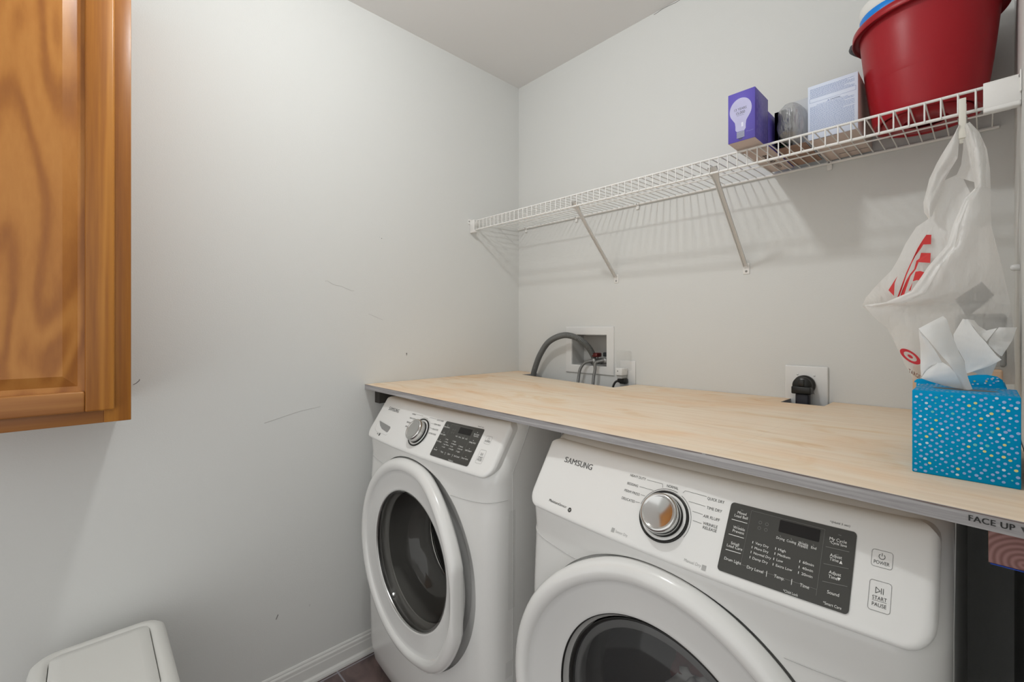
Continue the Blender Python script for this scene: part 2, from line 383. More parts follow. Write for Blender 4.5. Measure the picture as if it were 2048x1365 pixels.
D_WHITE = [('Mixed', 0.1093, 0.1221, 0.9317), ('Load Bell', 0.1058, 0.125, 0.927), ('Wrinkle', 0.1075, 0.1243, 0.9119), ('Prevent', 0.1077, 0.1243, 0.9074), ('Small', 0.109, 0.1205, 0.8917), ('Load Care', 0.1041, 0.1262, 0.8877), ('Drum Light', 0.1044, 0.1283, 0.8713), ('Very Dry', 0.1417, 0.1596, 0.9005), ('More Dry', 0.142, 0.1605, 0.8945), ('Normal Dry', 0.1419, 0.1651, 0.8885), ('Damp Dry', 0.1418, 0.1621, 0.8822), ('High', 0.1721, 0.1815, 0.9011), ('Medium', 0.1723, 0.1881, 0.8952), ('Low', 0.1721, 0.1803, 0.8888), ('Extra Low', 0.1724, 0.1926, 0.8825), ('60min', 0.2035, 0.2165, 0.8948), ('40min', 0.2037, 0.2165, 0.8884), ('20min', 0.2039, 0.2168, 0.8821), ('Dry Level', 0.1367, 0.1584, 0.87), ('Temp.', 0.1724, 0.1853, 0.8701), ('Time', 0.204, 0.2149, 0.8696), ('Drying', 0.1671, 0.1778, 0.9142), ('Cooling', 0.1805, 0.1923, 0.914), ('Wrinkle', 0.1949, 0.2068, 0.915), ('Prevent', 0.1948, 0.2069, 0.9123), ('End', 0.2105, 0.2166, 0.914), ('My Cycle', 0.23, 0.2494, 0.9293), ('*Cycle Save', 0.2305, 0.2498, 0.9255), ('Adjust', 0.2327, 0.2462, 0.9112), ('Time', 0.2328, 0.243, 0.9069), ('Adjust', 0.2339, 0.2474, 0.8927), ('Time', 0.2339, 0.2443, 0.888), ('Sound', 0.2348, 0.2477, 0.8716), ('*Child Lock', 0.186, 0.2037, 0.858), ('*Smart Care', 0.2319, 0.2516, 0.8597)]
D_LINES = [[(-0.0542, 0.9438), (-0.0227, 0.9439), (-0.0207, 0.9384)], [(-0.0647, 0.9305), (-0.0364, 0.9307)], [(-0.0578, 0.9193), (-0.0487, 0.9191)], [(-0.0638, 0.9066), (-0.0548, 0.9071)], [(0.0172, 0.9389), (0.0199, 0.9428), (0.0571, 0.9426)], [(0.0305, 0.9295), (0.0591, 0.929)], [(0.0406, 0.9177), (0.0579, 0.9173)], [(0.0448, 0.9058), (0.0596, 0.9051)]]
D_WL = [[(0.1029, 0.9226), (0.1258, 0.9226)], [(0.103, 0.9032), (0.1253, 0.9034)], [(0.1035, 0.8836), (0.1253, 0.8842)], [(0.1627, 0.8743), (0.1631, 0.8678)], [(0.194, 0.8744), (0.1943, 0.8681)], [(0.2268, 0.9205), (0.2532, 0.9214)], [(0.227, 0.9014), (0.2545, 0.9033)], [(0.2281, 0.8824), (0.2552, 0.8847)]]
W_DARK = [('SAMSUNG', -0.2569, -0.1764, 0.9358), ('NORMAL', -0.0899, -0.0681, 0.9398), ('HEAVY DUTY', -0.0923, -0.0587, 0.9275), ('BEDDING', -0.0957, -0.0719, 0.915), ('SPIN', -0.0922, -0.0784, 0.9032), ('QUICK WASH', 0.051, 0.0842, 0.9408), ('PERM PRESS', 0.0483, 0.0807, 0.9287), ('DELICATES', 0.052, 0.0795, 0.9162), ('ACTIVE WEAR', 0.0436, 0.0799, 0.9042), ('*(Hold 3 sec)', 0.2286, 0.2526, 0.9481), ('POWER', 0.2782, 0.2956, 0.9184), ('START', 0.2805, 0.2957, 0.8801), ('PAUSE', 0.2802, 0.2954, 0.8757), ('VRT', -0.2417, -0.2264, 0.8564)]
W_WHITE = [('Extra Rinse', 0.1001, 0.1253, 0.929), ('Extra Spin', 0.0995, 0.1231, 0.9099), ('Pre Wash', 0.1008, 0.1206, 0.8914), ('Sound', 0.1045, 0.1187, 0.871), ('Wash', 0.1654, 0.1735, 0.9137), ('Rinse', 0.1793, 0.1887, 0.9133), ('Spin', 0.194, 0.2019, 0.9131), ('End', 0.2078, 0.2148, 0.913), ('Hot', 0.1368, 0.1439, 0.901), ('Warm', 0.1371, 0.1485, 0.8947), ('Eco Warm', 0.1367, 0.1563, 0.8885), ('Cold', 0.1364, 0.1455, 0.8822), ('High', 0.1682, 0.1775, 0.9008), ('Medium', 0.1674, 0.1842, 0.8946), ('Low', 0.1673, 0.1754, 0.8884), ('No Spin', 0.1669, 0.1829, 0.882), ('Heavy', 0.1999, 0.2134, 0.8935), ('Normal', 0.1997, 0.215, 0.8875), ('Light', 0.1995, 0.2107, 0.881), ('Temp.', 0.1363, 0.1483, 0.8702), ('Spin', 0.1683, 0.1785, 0.8699), ('Soil Level', 0.1955, 0.217, 0.8694), ('*Child Lock', 0.1814, 0.202, 0.8575), ('My Cycle', 0.2307, 0.2503, 0.9278), ('*Cycle Save', 0.2309, 0.2503, 0.9238), ('Delay End', 0.2272, 0.2508, 0.908), ('Self Clean+', 0.2262, 0.2508, 0.8884), ('Smart Care', 0.2261, 0.2508, 0.8701)]
W_LINES = [[(-0.069, 0.9416), (-0.0254, 0.9421)], [(-0.0606, 0.9291), (-0.0379, 0.9295)], [(0.01, 0.9409), (0.0164, 0.9431), (0.0474, 0.9426)], [(0.0303, 0.9294), (0.0469, 0.9296)], [(0.0366, 0.9181), (0.0505, 0.9175)]]
W_WL = [[(0.1578, 0.8739), (0.158, 0.8675)], [(0.1885, 0.8739), (0.189, 0.8673)]]
BAG_FRONT=[(1.588,-0.325,1.618,1.596,-0.33,1.628),(1.59,-0.33,1.598,1.609,-0.33,1.605),(1.595,-0.335,1.564,1.619,-0.33,1.57),(1.601,-0.335,1.524,1.623,-0.33,1.531),(1.603,-0.335,1.497,1.624,-0.33,1.493),(1.588,-0.34,1.478,1.624,-0.33,1.456),(1.574,-0.35,1.431,1.625,-0.33,1.421),(1.566,-0.36,1.39,1.631,-0.33,1.379),(1.54,-0.37,1.351,1.639,-0.33,1.341),(1.515,-0.38,1.301,1.645,-0.32,1.3),(1.475,-0.38,1.281,1.648,-0.32,1.282),(1.438,-0.37,1.277,1.65,-0.32,1.266),(1.451,-0.37,1.255,1.652,-0.31,1.244),(1.476,-0.36,1.226,1.654,-0.31,1.211),(1.489,-0.35,1.193,1.655,-0.3,1.177),(1.5,-0.34,1.155,1.656,-0.3,1.147),(1.514,-0.33,1.119,1.656,-0.3,1.12)]
BAG_STRAP=[(1.58,-0.325,1.627,1.584,-0.325,1.627),(1.566,-0.32,1.6,1.581,-0.325,1.596),(1.548,-0.31,1.568,1.579,-0.32,1.567),(1.536,-0.3,1.541,1.569,-0.31,1.549),(1.527,-0.3,1.493,1.56,-0.3,1.532),(1.528,-0.3,1.472,1.549,-0.29,1.494),(1.536,-0.3,1.456,1.54,-0.29,1.463)]
BAG_BACK=[(1.559,-0.28,1.537,1.582,-0.28,1.546),(1.55,-0.28,1.512,1.596,-0.28,1.502),(1.541,-0.28,1.481,1.594,-0.28,1.463),(1.533,-0.28,1.46,1.582,-0.28,1.433),(1.514,-0.28,1.446,1.574,-0.28,1.401),(1.497,-0.28,1.414,1.565,-0.28,1.37),(1.484,-0.28,1.379,1.556,-0.28,1.337),(1.474,-0.29,1.355,1.544,-0.28,1.309),(1.45,-0.31,1.322,1.529,-0.29,1.289),(1.437,-0.34,1.295,1.505,-0.3,1.272),(1.433,-0.36,1.275,1.474,-0.32,1.252),(1.448,-0.35,1.256,1.473,-0.31,1.239)]
BAG_REAR_STRAP=[(1.587,-0.32,1.602,1.592,-0.325,1.603),(1.586,-0.3,1.588,1.596,-0.32,1.58),(1.583,-0.29,1.56,1.603,-0.31,1.549),(1.575,-0.28,1.54,1.605,-0.3,1.516)]
BAG_REAR=[(1.581,-0.25,1.442,1.625,-0.29,1.428),(1.532,-0.24,1.36,1.64,-0.25,1.349),(1.479,-0.24,1.276,1.652,-0.24,1.269),(1.462,-0.24,1.226,1.656,-0.24,1.21),(1.493,-0.26,1.151,1.657,-0.25,1.144),(1.51,-0.28,1.114,1.657,-0.27,1.118)]
PRINT=[[(1.5309,-0.288,1.4258),(1.5387,-0.288,1.4246),(1.5381,-0.288,1.4047),(1.5263,-0.288,1.4059),(1.5215,-0.288,1.3963),(1.5138,-0.288,1.3831),(1.5079,-0.2943,1.3661),(1.5007,-0.3089,1.339),(1.4951,-0.3246,1.3102),(1.4886,-0.335,1.283),(1.4858,-0.335,1.2831),(1.4922,-0.3246,1.3104),(1.5003,-0.3047,1.347),(1.5077,-0.2911,1.3721),(1.5173,-0.288,1.3996),(1.5256,-0.288,1.4163)],[(1.5226,-0.288,1.3886),(1.5377,-0.288,1.3862),(1.5373,-0.2932,1.3649),(1.519,-0.2924,1.3685),(1.5155,-0.3005,1.3534),(1.5077,-0.3089,1.3384),(1.5043,-0.3172,1.3231),(1.4975,-0.335,1.2891),(1.4904,-0.335,1.2839),(1.4953,-0.3266,1.3064),(1.5012,-0.3141,1.3292),(1.5062,-0.3068,1.3425),(1.5127,-0.3005,1.3537),(1.5154,-0.2906,1.3722),(1.5201,-0.288,1.3767)],[(1.515,-0.3037,1.3476),(1.5226,-0.3028,1.3484),(1.5298,-0.3045,1.3446),(1.5234,-0.3143,1.3271),(1.5179,-0.3136,1.3288),(1.5116,-0.3152,1.3264)],[(1.5117,-0.3157,1.3255),(1.5092,-0.3256,1.3074),(1.5058,-0.3269,1.3053)],[(1.4732,-0.3256,1.3097),(1.4812,-0.3152,1.3288),(1.4864,-0.3089,1.3403),(1.4826,-0.3172,1.3248),(1.4831,-0.3325,1.2963)]]
CARD=[(1.5752,-0.335,1.2852),(1.6124,-0.335,1.3179),(1.6285,-0.335,1.2909),(1.5923,-0.335,1.2484)]
CARDTXT=[(1.5941,-0.337,1.2577),(1.6239,-0.337,1.286),(1.6054,-0.337,1.2811),(1.6018,-0.337,1.3025)]
LOGO=[[(1.496,-0.345,1.1835),(1.5263,-0.345,1.1553)],[(1.5088,-0.345,1.1407),(1.5256,-0.345,1.1283)],[(1.5115,-0.345,1.1672),(1.5115,-0.345,1.1672)]]
TA=[(1.547,-0.66,1.225,1.549,-0.66,1.221),(1.547,-0.66,1.215,1.557,-0.665,1.209),(1.548,-0.655,1.202,1.564,-0.665,1.196),(1.548,-0.65,1.19,1.569,-0.665,1.185),(1.548,-0.65,1.176,1.573,-0.66,1.175),(1.548,-0.65,1.164,1.561,-0.655,1.17),(1.549,-0.65,1.15,1.55,-0.65,1.154)]
TB=[(1.547,-0.665,1.226,1.573,-0.65,1.245),(1.55,-0.67,1.221,1.577,-0.65,1.24),(1.558,-0.675,1.21,1.58,-0.65,1.227),(1.566,-0.675,1.197,1.585,-0.65,1.209),(1.573,-0.67,1.185,1.59,-0.65,1.191),(1.58,-0.67,1.175,1.595,-0.65,1.179),(1.586,-0.665,1.162,1.597,-0.65,1.165),(1.591,-0.655,1.148,1.6,-0.65,1.152),(1.595,-0.65,1.135,1.604,-0.65,1.138)]
TC=[(1.565,-0.655,1.174,1.573,-0.66,1.176),(1.555,-0.655,1.162,1.581,-0.665,1.17),(1.549,-0.655,1.15,1.586,-0.665,1.162),(1.559,-0.655,1.146,1.591,-0.66,1.149),(1.572,-0.65,1.141,1.595,-0.65,1.137)]
TD=[(1.591,-0.53,1.242,1.597,-0.53,1.241),(1.585,-0.53,1.228,1.603,-0.535,1.228),(1.58,-0.53,1.216,1.609,-0.54,1.217),(1.581,-0.53,1.207,1.617,-0.545,1.205),(1.584,-0.53,1.195,1.623,-0.55,1.194),(1.589,-0.53,1.183,1.629,-0.555,1.184),(1.593,-0.53,1.173,1.634,-0.56,1.178),(1.594,-0.53,1.163,1.62,-0.55,1.166),(1.595,-0.53,1.152,1.6,-0.54,1.155)]
TE=[(1.595,-0.525,1.242,1.604,-0.51,1.24),(1.604,-0.525,1.228,1.609,-0.51,1.231),(1.609,-0.525,1.217,1.618,-0.5,1.223),(1.618,-0.525,1.205,1.63,-0.5,1.227)]
TF=[(1.632,-0.5,1.228,1.652,-0.49,1.228),(1.627,-0.505,1.22,1.65,-0.49,1.22),(1.621,-0.51,1.207,1.647,-0.49,1.207),(1.62,-0.52,1.2,1.642,-0.5,1.196),(1.627,-0.53,1.19,1.638,-0.51,1.188),(1.633,-0.54,1.183,1.635,-0.53,1.182)]
TG=[(1.6,-0.53,1.155,1.63,-0.53,1.173),(1.606,-0.53,1.154,1.627,-0.53,1.163),(1.609,-0.53,1.151,1.624,-0.53,1.152),(1.611,-0.53,1.142,1.622,-0.53,1.143)]
FLAP=[(1.5356,-0.585,1.1303),(1.5356,-0.585,1.139),(1.5391,-0.585,1.1426),(1.5494,-0.585,1.1447),(1.5609,-0.585,1.1411),(1.5637,-0.585,1.1368),(1.5795,-0.585,1.1388),(1.5975,-0.585,1.1523),(1.6079,-0.585,1.1547),(1.6182,-0.585,1.1554),(1.629,-0.585,1.1534),(1.6347,-0.585,1.1484),(1.6364,-0.585,1.1389)]

# ---------------------------------------------------------------- room
RX = 1.664; CH = 2.44; YF = -3.0
b = MB()
hx0, hx1, hz0, hz1 = 0.3445, 0.5285, 1.070, 1.202      # hole for the laundry outlet box
xs = [0, hx0, hx1, RX]; zs = [0, hz0, hz1, CH]
for i in range(3):
    for j in range(3):
        if i == 1 and j == 1: continue
        b.box(xs[i], xs[i + 1], 0, 0.1, zs[j], zs[j + 1], m_wall)
struct(b.build('wall_back'))
b = MB(); b.box(-0.1, 0, YF, 0.1, 0, CH, m_wall); wl = struct(b.build('wall_left'))
b = MB(); b.box(RX, RX + 0.1, -1.30, 0.1, 0, CH, m_wall); b.box(RX, RX + 0.1, YF, -1.30, 2.08, CH, m_wall); struct(b.build('wall_right'))
b = MB(); b.box(-0.1, RX + 1.6, YF, 0.1, CH, CH + 0.05, m_ceil); struct(b.build('ceiling'))
b = MB(); b.box(-0.1, RX + 1.6, YF, 0.1, -0.05, 0, m_tile); struct(b.build('floor'))
# baseboard with moulded top and shoe moulding
def baseboard(name, p0, p1, nrm):
    prof = [(0.0, 0.0), (0.019, 0.0), (0.019, 0.006), (0.016, 0.014), (0.011, 0.018), (0.010, 0.020), (0.010, 0.052), (0.0085, 0.056), (0.0085, 0.066), (0.0065, 0.070), (0.005, 0.071), (0.005, 0.076), (0.003, 0.080), (0.0, 0.081)]
    b = MB(); rows = []
    for p in (p0, p1): rows.append([(p[0] + nrm[0] * d, p[1] + nrm[1] * d, z) for d, z in prof])
    b.grid(rows, m_trim, False, False); return struct(b.build(name))
baseboard('baseboard_left', (0.0, 0.0), (0.0, YF), (1, 0))
baseboard('baseboard_back', (0.0, 0.0), (RX, 0.0), (0, -1))
baseboard('baseboard_right', (RX, 0.0), (RX, -1.30), (-1, 0))
# scuffs and scratches on the left wall
def scuff(path, r, m):
    b = MB(); b.tube([(0.0003, y, z) for y, z in path], r, m, 5); b.build('scuff_mark', wl)
scuff([(-0.9645, 1.3970), (-0.955, 1.3985), (-0.940, 1.3900), (-0.925, 1.3848), (-0.9068, 1.3840), (-0.885, 1.3750), (-0.866, 1.3690), (-0.858, 1.3695)], 0.0006, m_scuffl)
scuff([(-0.7473, 1.5803), (-0.7460, 1.5795)], 0.0018, m_scuff)
scuff([(-0.7555, 1.5840), (-0.7545, 1.5835)], 0.0011, m_scuffl)
scuff([(-0.6376, 1.1300), (-0.6370, 1.1235)], 0.0022, m_scuff)
scuff([(-0.6376, 1.1210), (-0.6370, 1.1195)], 0.0026, m_scuffl)
scuff([(-1.4873, 1.0725), (-1.4800, 1.0765), (-1.4770, 1.0800), (-1.4740, 1.0830), (-1.4735, 1.0870)], 0.0008, m_scuff)
scuff([(-1.1248, 0.2634), (-1.1225, 0.2690), (-1.1187, 0.2773)], 0.0013, m_scuff)
scuff([(-1.018, 0.262), (-1.016, 0.269)], 0.0010, m_scuffl)
scuff([(-1.16, 0.92), (-1.05, 0.945), (-0.98, 0.953)], 0.0008, m_scuffl)
scuff([(-0.80, 1.285), (-0.74, 1.262)], 0.0006, m_scuffl)

q = MB(); q.tube([(x, -0.0004, 2.4385 - 0.004 * math.sin(x * 40) ** 2) for x in (0.742, 0.755, 0.775, 0.80, 0.83, 0.87, 0.92)], 0.0009, m_scuff, 5); q.build('paint_crack', bpy.data.objects['wall_back'])
# ceiling lamp (outside the frame, seen only in reflections)
t = thing('ceiling_lamp', 'round flush ceiling lamp above the middle of the laundry room', 'lamp', (LAMP[0], LAMP[1], CH))
b = MB(); b.lathe([(0.001, 2.44), (0.16, 2.44), (0.16, 2.415), (0.148, 2.40), (0.12, 2.385)], (LAMP[0], LAMP[1], 0), 'z', m_lampg); b.build('rim', t, t.location)
b = MB(); b.lathe([(0.14, 2.412), (0.13, 2.395), (0.10, 2.372), (0.05, 2.358), (0.001, 2.355)], (LAMP[0], LAMP[1], 0), 'z', m_lit); b.build('diffuser', t, t.location)

# ---------------------------------------------------------------- oak wall cabinet
def cabinet():
    y1, y0, z0, z1 = -1.508, -1.913, 1.0234, 2.12; FX = 0.305
    t = thing('wall_cabinet', 'oak wall cabinet with a raised panel door, hanging at left', 'cabinet', (0, y1, z0))
    o = t.location
    b = MB(); b.box(0, FX - 0.02, y0, y1, z0 + 0.012, z1, m_oak2); b.build('carcass', t, o)
    b = MB(); b.box(FX - 0.02, FX, y1 - 0.045, y1, z0, z1, m_oak2, 0.001); b.build('face_stile', t, o)
    b = MB(); b.box(FX - 0.02, FX - 0.0005, y0, y1 - 0.045, z0, z0 + 0.042, m_oakh, 0.001); b.build('bottom_rail', t, o)
    for (a, c) in ((-1.536, -1.888),):
        dz0, dz1 = 1.0515, 2.10; X = FX + 0.020; sw = 0.047
        d = MB()
        # outer frame: mitre-free stiles and rails with eased inner and outer edges
        def prism(y_a, y_b, za, zb, m, vert):
            d.box(FX + 0.001, X, y_b, y_a, za, zb, m, 0.004, 3)
        prism(a, a - sw, dz0, dz1, m_oak2, True); prism(c + sw, c, dz0, dz1, m_oak2, True)
        prism(a - sw, c + sw, dz0, dz0 + 0.044, m_oakh, False); prism(a - sw, c + sw, dz1 - 0.044, dz1, m_oakh, False)
        dr = d.build('door', t, o)
        p = MB(); ia, ic, iz0, iz1 = a - sw, c + sw, dz0 + 0.044, dz1 - 0.044
        def ring(off, x): return [(x, ia - off, iz0 + off), (x, ia - off, iz1 - off), (x, ic + off, iz1 - off), (x, ic + off, iz0 + off)]
        loops = [ring(-0.002, FX + 0.010), ring(0.011, FX + 0.008), ring(0.012, FX + 0.0085), ring(0.033, FX + 0.0165), ring(0.035, FX + 0.0165)]
        for k in range(len(loops) - 1): p.grid([loops[k], loops[k + 1]], m_oak, True, False)
        p.poly(loops[-1], m_oak)
        p.build('raised_panel', dr, (0, 0, 0)).location = (-o[0], -o[1], -o[2])
    return t
cabinet()

# ---------------------------------------------------------------- plywood counter with cleats
def sag(x):
    pts = [(0, 0), (0.13, 0.004), (0.66, 0.0105), (1.35, 0.0045), (1.66, 0.004)]
    for (a, p), (c, q) in zip(pts, pts[1:]):
        if x <= c: return p + (q - p) * (x - a) / (c - a)
    return 0.004
def ctop(x, y): return 1.018 - sag(x) * max(0, min(1, 1 + y / 0.83))
def fronty(x):
    pts = [(0, -0.816), (0.5, -0.8255), (0.95, -0.831), (1.286, -0.8325), (1.66, -0.8535)]
    for (a, p), (c, q) in zip(pts, pts[1:]):
        if x <= c: return p + (q - p) * (x - a) / (c - a)
    return pts[-1][1]
def counter():
    b = MB(); TH = 0.018
    cols = [0.001, 0.06, 0.128, 0.1281, 0.3, 0.5, 0.668, 0.6681, 0.9, 1.2048, 1.2049, 1.26, 1.3118, 1.3119, 1.5, 1.662]
    def back(x, left):
        if 0.128 < x + (0.00005 if left else -0.00005) < 0.668: return -0.104 - 0.055 * (x - 0.128) / 0.54
        if 1.2048 < x + (0.00005 if left else -0.00005) < 1.3118: return -0.108
        return -0.0015
    N = 12
    for k in range(len(cols) - 1):
        xa, xb = cols[k], cols[k + 1]
        if xb - xa < 0.001:
            continue
        ba, bb = back(xa, True), back(xb, False)
        top = []; bot = []
        for i in range(N + 1):
            r = []; q = []
            for x, bk in ((xa, ba), (xb, bb)):
                y = lerp(fronty(x), bk, i / N); z = ctop(x, y); r.append((x, y, z)); q.append((x, y, z - TH))
            top.append(r); bot.append(q[::-1])
        b.grid(top, m_ply, False, False); b.grid(bot, m_ply, False, False)
        b.grid([[bot[0][1], bot[0][0]], top[0]], m_edge, False, False); b.grid([top[-1], [bot[-1][1], bot[-1][0]]], m_edge, False, False)
        for side, idx in ((0, 0), (1, 1)):
            b.grid([[top[i][side] for i in range(N + 1)], [bot[i][1 - side] for i in range(N + 1)]], m_edge, False, False)
    # dark glue line just under the face veneer
    rows = [[], []]
    for i in range(60):
        x = 0.002 + 1.658 * i / 59; y = fronty(x) - 0.0004; z = ctop(x, y)
        w = 0.0004 + 0.0009 * math.sin(i * 1.7) * math.sin(i * 0.6)
        rows[0].append((x, y, z - 0.0006)); rows[1].append((x, y, z - 0.0012 - max(0.0, w)))
    b.grid(rows, mat('glue_line', (0.20, 0.15, 0.14), 0.8), False, False)
    o = b.build('counter')
    tag(o, 'pale plywood worktop laid over the washer and the dryer', 'worktop')
    w = MB()
    f = lambda u, v: (u, fronty(u) - 0.0008, ctop(u, fronty(u)) - 0.0185 + v)
    w.text('FACE UP', 1.6035, 1.6385, 0.0072, f, m_ink, 0.0068, True)
    w.poly([f(1.6425, 0.013), f(1.6485, 0.013), f(1.6455, 0.006)][::-1], m_ink)
    w.build('handwriting', o)
counter()
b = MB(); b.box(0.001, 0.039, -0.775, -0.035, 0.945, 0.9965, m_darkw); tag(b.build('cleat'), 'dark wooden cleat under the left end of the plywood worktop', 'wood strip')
b = MB(); b.box(1.619, 1.6635, -0.825, -0.035, 0.956, 0.9950, m_pine, fmats=[((0, -1, 0), m_end)])
k = tag(b.build('cleat'), 'reddish wooden cleat with end grain showing under the right end of the worktop', 'wood strip')
b = MB(); b.box(1.6205, 1.6635, -0.8262, -0.70, 0.9545, 0.9558, m_tape); b.box(1.600, 1.6188, -0.828, -0.76, 0.9958, 0.9966, m_tape); b.build('blue_tape', k)

m_maroon = mat('maroon_cloth', (0.16, 0.05, 0.05), 0.9)
# ---------------------------------------------------------------- laundry machines
m_greyl = mat('recess_plastic', (0.40, 0.40, 0.39), 0.4)
m_dish2 = mat('door_inner_plastic', (0.70, 0.70, 0.69), 0.25)
def py_(x, z): return -0.820 + (z - 0.945) * 0.67 + 0.17 * x * x
XM = 0.010; HW = 0.343
def body_rows():
    R = [(0.015, -0.825, 0.325), (0.03, -0.850, 0.334), (0.06, -0.868, 0.341), (0.12, -0.880, HW), (0.30, -0.884, HW), (0.55, -0.884, HW), (0.68, -0.880, HW), (0.745, -0.876, HW), (0.79, -0.874, HW), (0.825, -0.878, HW), (0.845, -0.876, HW)]
    for z in (0.86, 0.90, 0.94, 0.96): R.append((z, py_(0, z) + 0.012, HW))
    R += [(0.968, -0.788, HW), (0.975, -0.776, HW - 0.001), (0.981, -0.760, HW - 0.003), (0.984, -0.735, HW - 0.008)]
    return R
def machine(name, label, cx, oy, oz, kind):
    t = thing(name, label, 'washing machine' if kind == 'W' else 'dryer', (cx, oy - 0.45, 0))
    org = (-cx * 0, 0, 0)
    T = (cx, oy, oz)
    O = (t.location[0] - 0, t.location[1], t.location[2])
    def fin(mb, nm, par=None, **k):
        """mb is in machine space; move to the room, store relative to the empty"""
        mb.v = [(p[0] + T[0], p[1] + T[1], p[2] + T[2]) for p in mb.v]
        return mb.build(nm, par or t, O, **k)
    DX, DZ = -0.006, (0.524 if kind == 'W' else 0.526)
    # body: plan rings stacked in height, then the door recess and the drum opening are cut out
    rings = []
    rc = 0.050
    for z, yc, w in body_rows():
        if kind == 'W' and z > 0.972: z = {0.975: 0.9735, 0.981: 0.9755, 0.984: 0.9765}[z]
        ring = []; n = 44
        for i in range(n + 1):
            s_ = -1 + 2 * i / n
            s_ = math.copysign(1 - (1 - abs(s_)) ** 1.35, s_)
            x = s_ * w; tt = max(0, (abs(x) - (w - rc)) / rc)
            y = yc + 0.17 * x * x + rc * (1 - math.sqrt(max(0, 1 - tt * tt)))
            ring.append((XM + x, y, z))
        for y in (-0.70, -0.5, -0.3): ring.append((XM + w, y, z))
        ring.append((XM + w, -0.12, z)); ring.append((XM - w, -0.12, z))
        for y in (-0.3, -0.5, -0.70): ring.append((XM - w, y, z))
        rings.append(ring)
    b = MB(); b.grid(rings, m_white, True, True); n = len(rings[0])
    o0 = len(b.v); b.f.append(list(range(n))[::-1]); b.m.append(0); b.sm.append(False)
    b.f.append([(len(rings) - 1) * n + i for i in range(n)]); b.m.append(0); b.sm.append(False)
    # weld the shared verts
    body = fin(b, 'body')
    RR = 0.301 if kind == 'W' else 0.296; RS = 1.024 if kind == 'W' else 1.015
    c = MB(); c.lathe([(0.0005, -1.3), (RR, -1.3), (RR, -0.852), (0.189, -0.852), (0.189, -0.30), (0.0005, -0.30)], (DX, 0, DZ), 'y', m_greyl, 128, False)
    cut = fin(c, 'cutter')
    bm = bmesh.new(); bm.from_mesh(cut.data); bmesh.ops.remove_doubles(bm, verts=bm.verts, dist=0.002); bmesh.ops.recalc_face_normals(bm, faces=bm.faces); bm.to_mesh(cut.data); bm.free()
    bm = bmesh.new(); bm.from_mesh(body.data); bmesh.ops.recalc_face_normals(bm, faces=bm.faces); bm.to_mesh(body.data); bm.free()
    md = body.modifiers.new('b', 'BOOLEAN'); md.object = cut; md.operation = 'DIFFERENCE'; md.solver = 'EXACT'
    bpy.context.view_layer.update(); dg = bpy.context.evaluated_depsgraph_get(); dg.update()
    nm_ = bpy.data.meshes.new_from_object(body.evaluated_get(dg)); body.modifiers.clear(); body.data = nm_
    bpy.data.objects.remove(cut)
    try: nm_.set_sharp_from_angle(angle=math.radians(35))
    except Exception: pass
    # feet
    for sx in (-0.28, 0.30):
        for y in (-0.76, -0.18):
            f = MB(); f.lathe([(0.001, -oz), (0.022, -oz), (0.022, 0.008), (0.012, 0.010), (0.012, 0.02)], (sx, y, 0), 'z', m_black, 16); fin(f, 'foot')
    # slanted control panel, a rounded slab standing proud of the body
    z0p, z1p, W_ = 0.838, 0.9695, 0.3315; r0, r1 = 0.030, 0.020
    zl = [z0p + d for d in (0, 0.001, 0.002, 0.004, 0.007, 0.011, 0.016, 0.022, 0.03)] + [0.88, 0.895, 0.91, 0.925, 0.94, 0.95, 0.957, 0.9615, 0.965, 0.9675, 0.9688, z1p]
    rows = []; skirt = []
    for z in zl:
        if z < z0p + r0: w = W_ - r0 + math.sqrt(max(0, r0 * r0 - (z0p + r0 - z) ** 2))
        elif z > z1p - r1: w = W_ - r1 + math.sqrt(max(0, r1 * r1 - (z - z1p + r1) ** 2))
        else: w = W_
        row = []
        for i in range(61):
            s_ = -1 + 2 * i / 60; s_ = math.copysign(1 - (1 - abs(s_)) ** 1.6, s_); x = XM + s_ * w
            dd = min(z - z0p, z1p - z, W_ - abs(x - XM))
            # rounded corner distance
            ax, az = abs(x - XM) - (W_ - r0), (z0p + r0) - z
            if ax > 0 and az > 0: dd = r0 - math.hypot(ax, az)
            dd = max(0, dd); e = 0.011
            drop = 0.013 * (1 - math.sqrt(max(0, 1 - (1 - min(1, dd / e)) ** 2)))
            row.append((x, py_(x - 0, z) + drop, z))
        rows.append(row)
    def back(r_): return [(p[0], p[1] + 0.035, p[2]) for p in r_]
    b = MB(); b.grid(rows, m_panelw)
    b.grid([back(rows[0]), rows[0]], m_panelw); b.grid([rows[-1], back(rows[-1])], m_panelw)
    b.grid([[r[0] for r in rows], back([r[0] for r in rows])], m_panelw); b.grid([back([r[-1] for r in rows]), [r[-1] for r in rows]], m_panelw)
    panel = fin(b, 'control_panel')
    # surface mapping for print: u = x, v = z; lift = how far off the surface
    def on(lift): return lambda u, v: (u, py_(u, v) - lift, v)
    # display
    def rrect(x0, x1, za, zb, r, n=5):
        pts = []
        for cx_, cz_, a0 in ((x1 - r, zb - r, 0), (x0 + r, zb - r, PI / 2), (x0 + r, za + r, PI), (x1 - r, za + r, 1.5 * PI)):
            for k in range(n + 1): a = a0 + PI / 2 * k / n; pts.append((cx_ + r * math.cos(a), cz_ + r * math.sin(a)))
        return pts
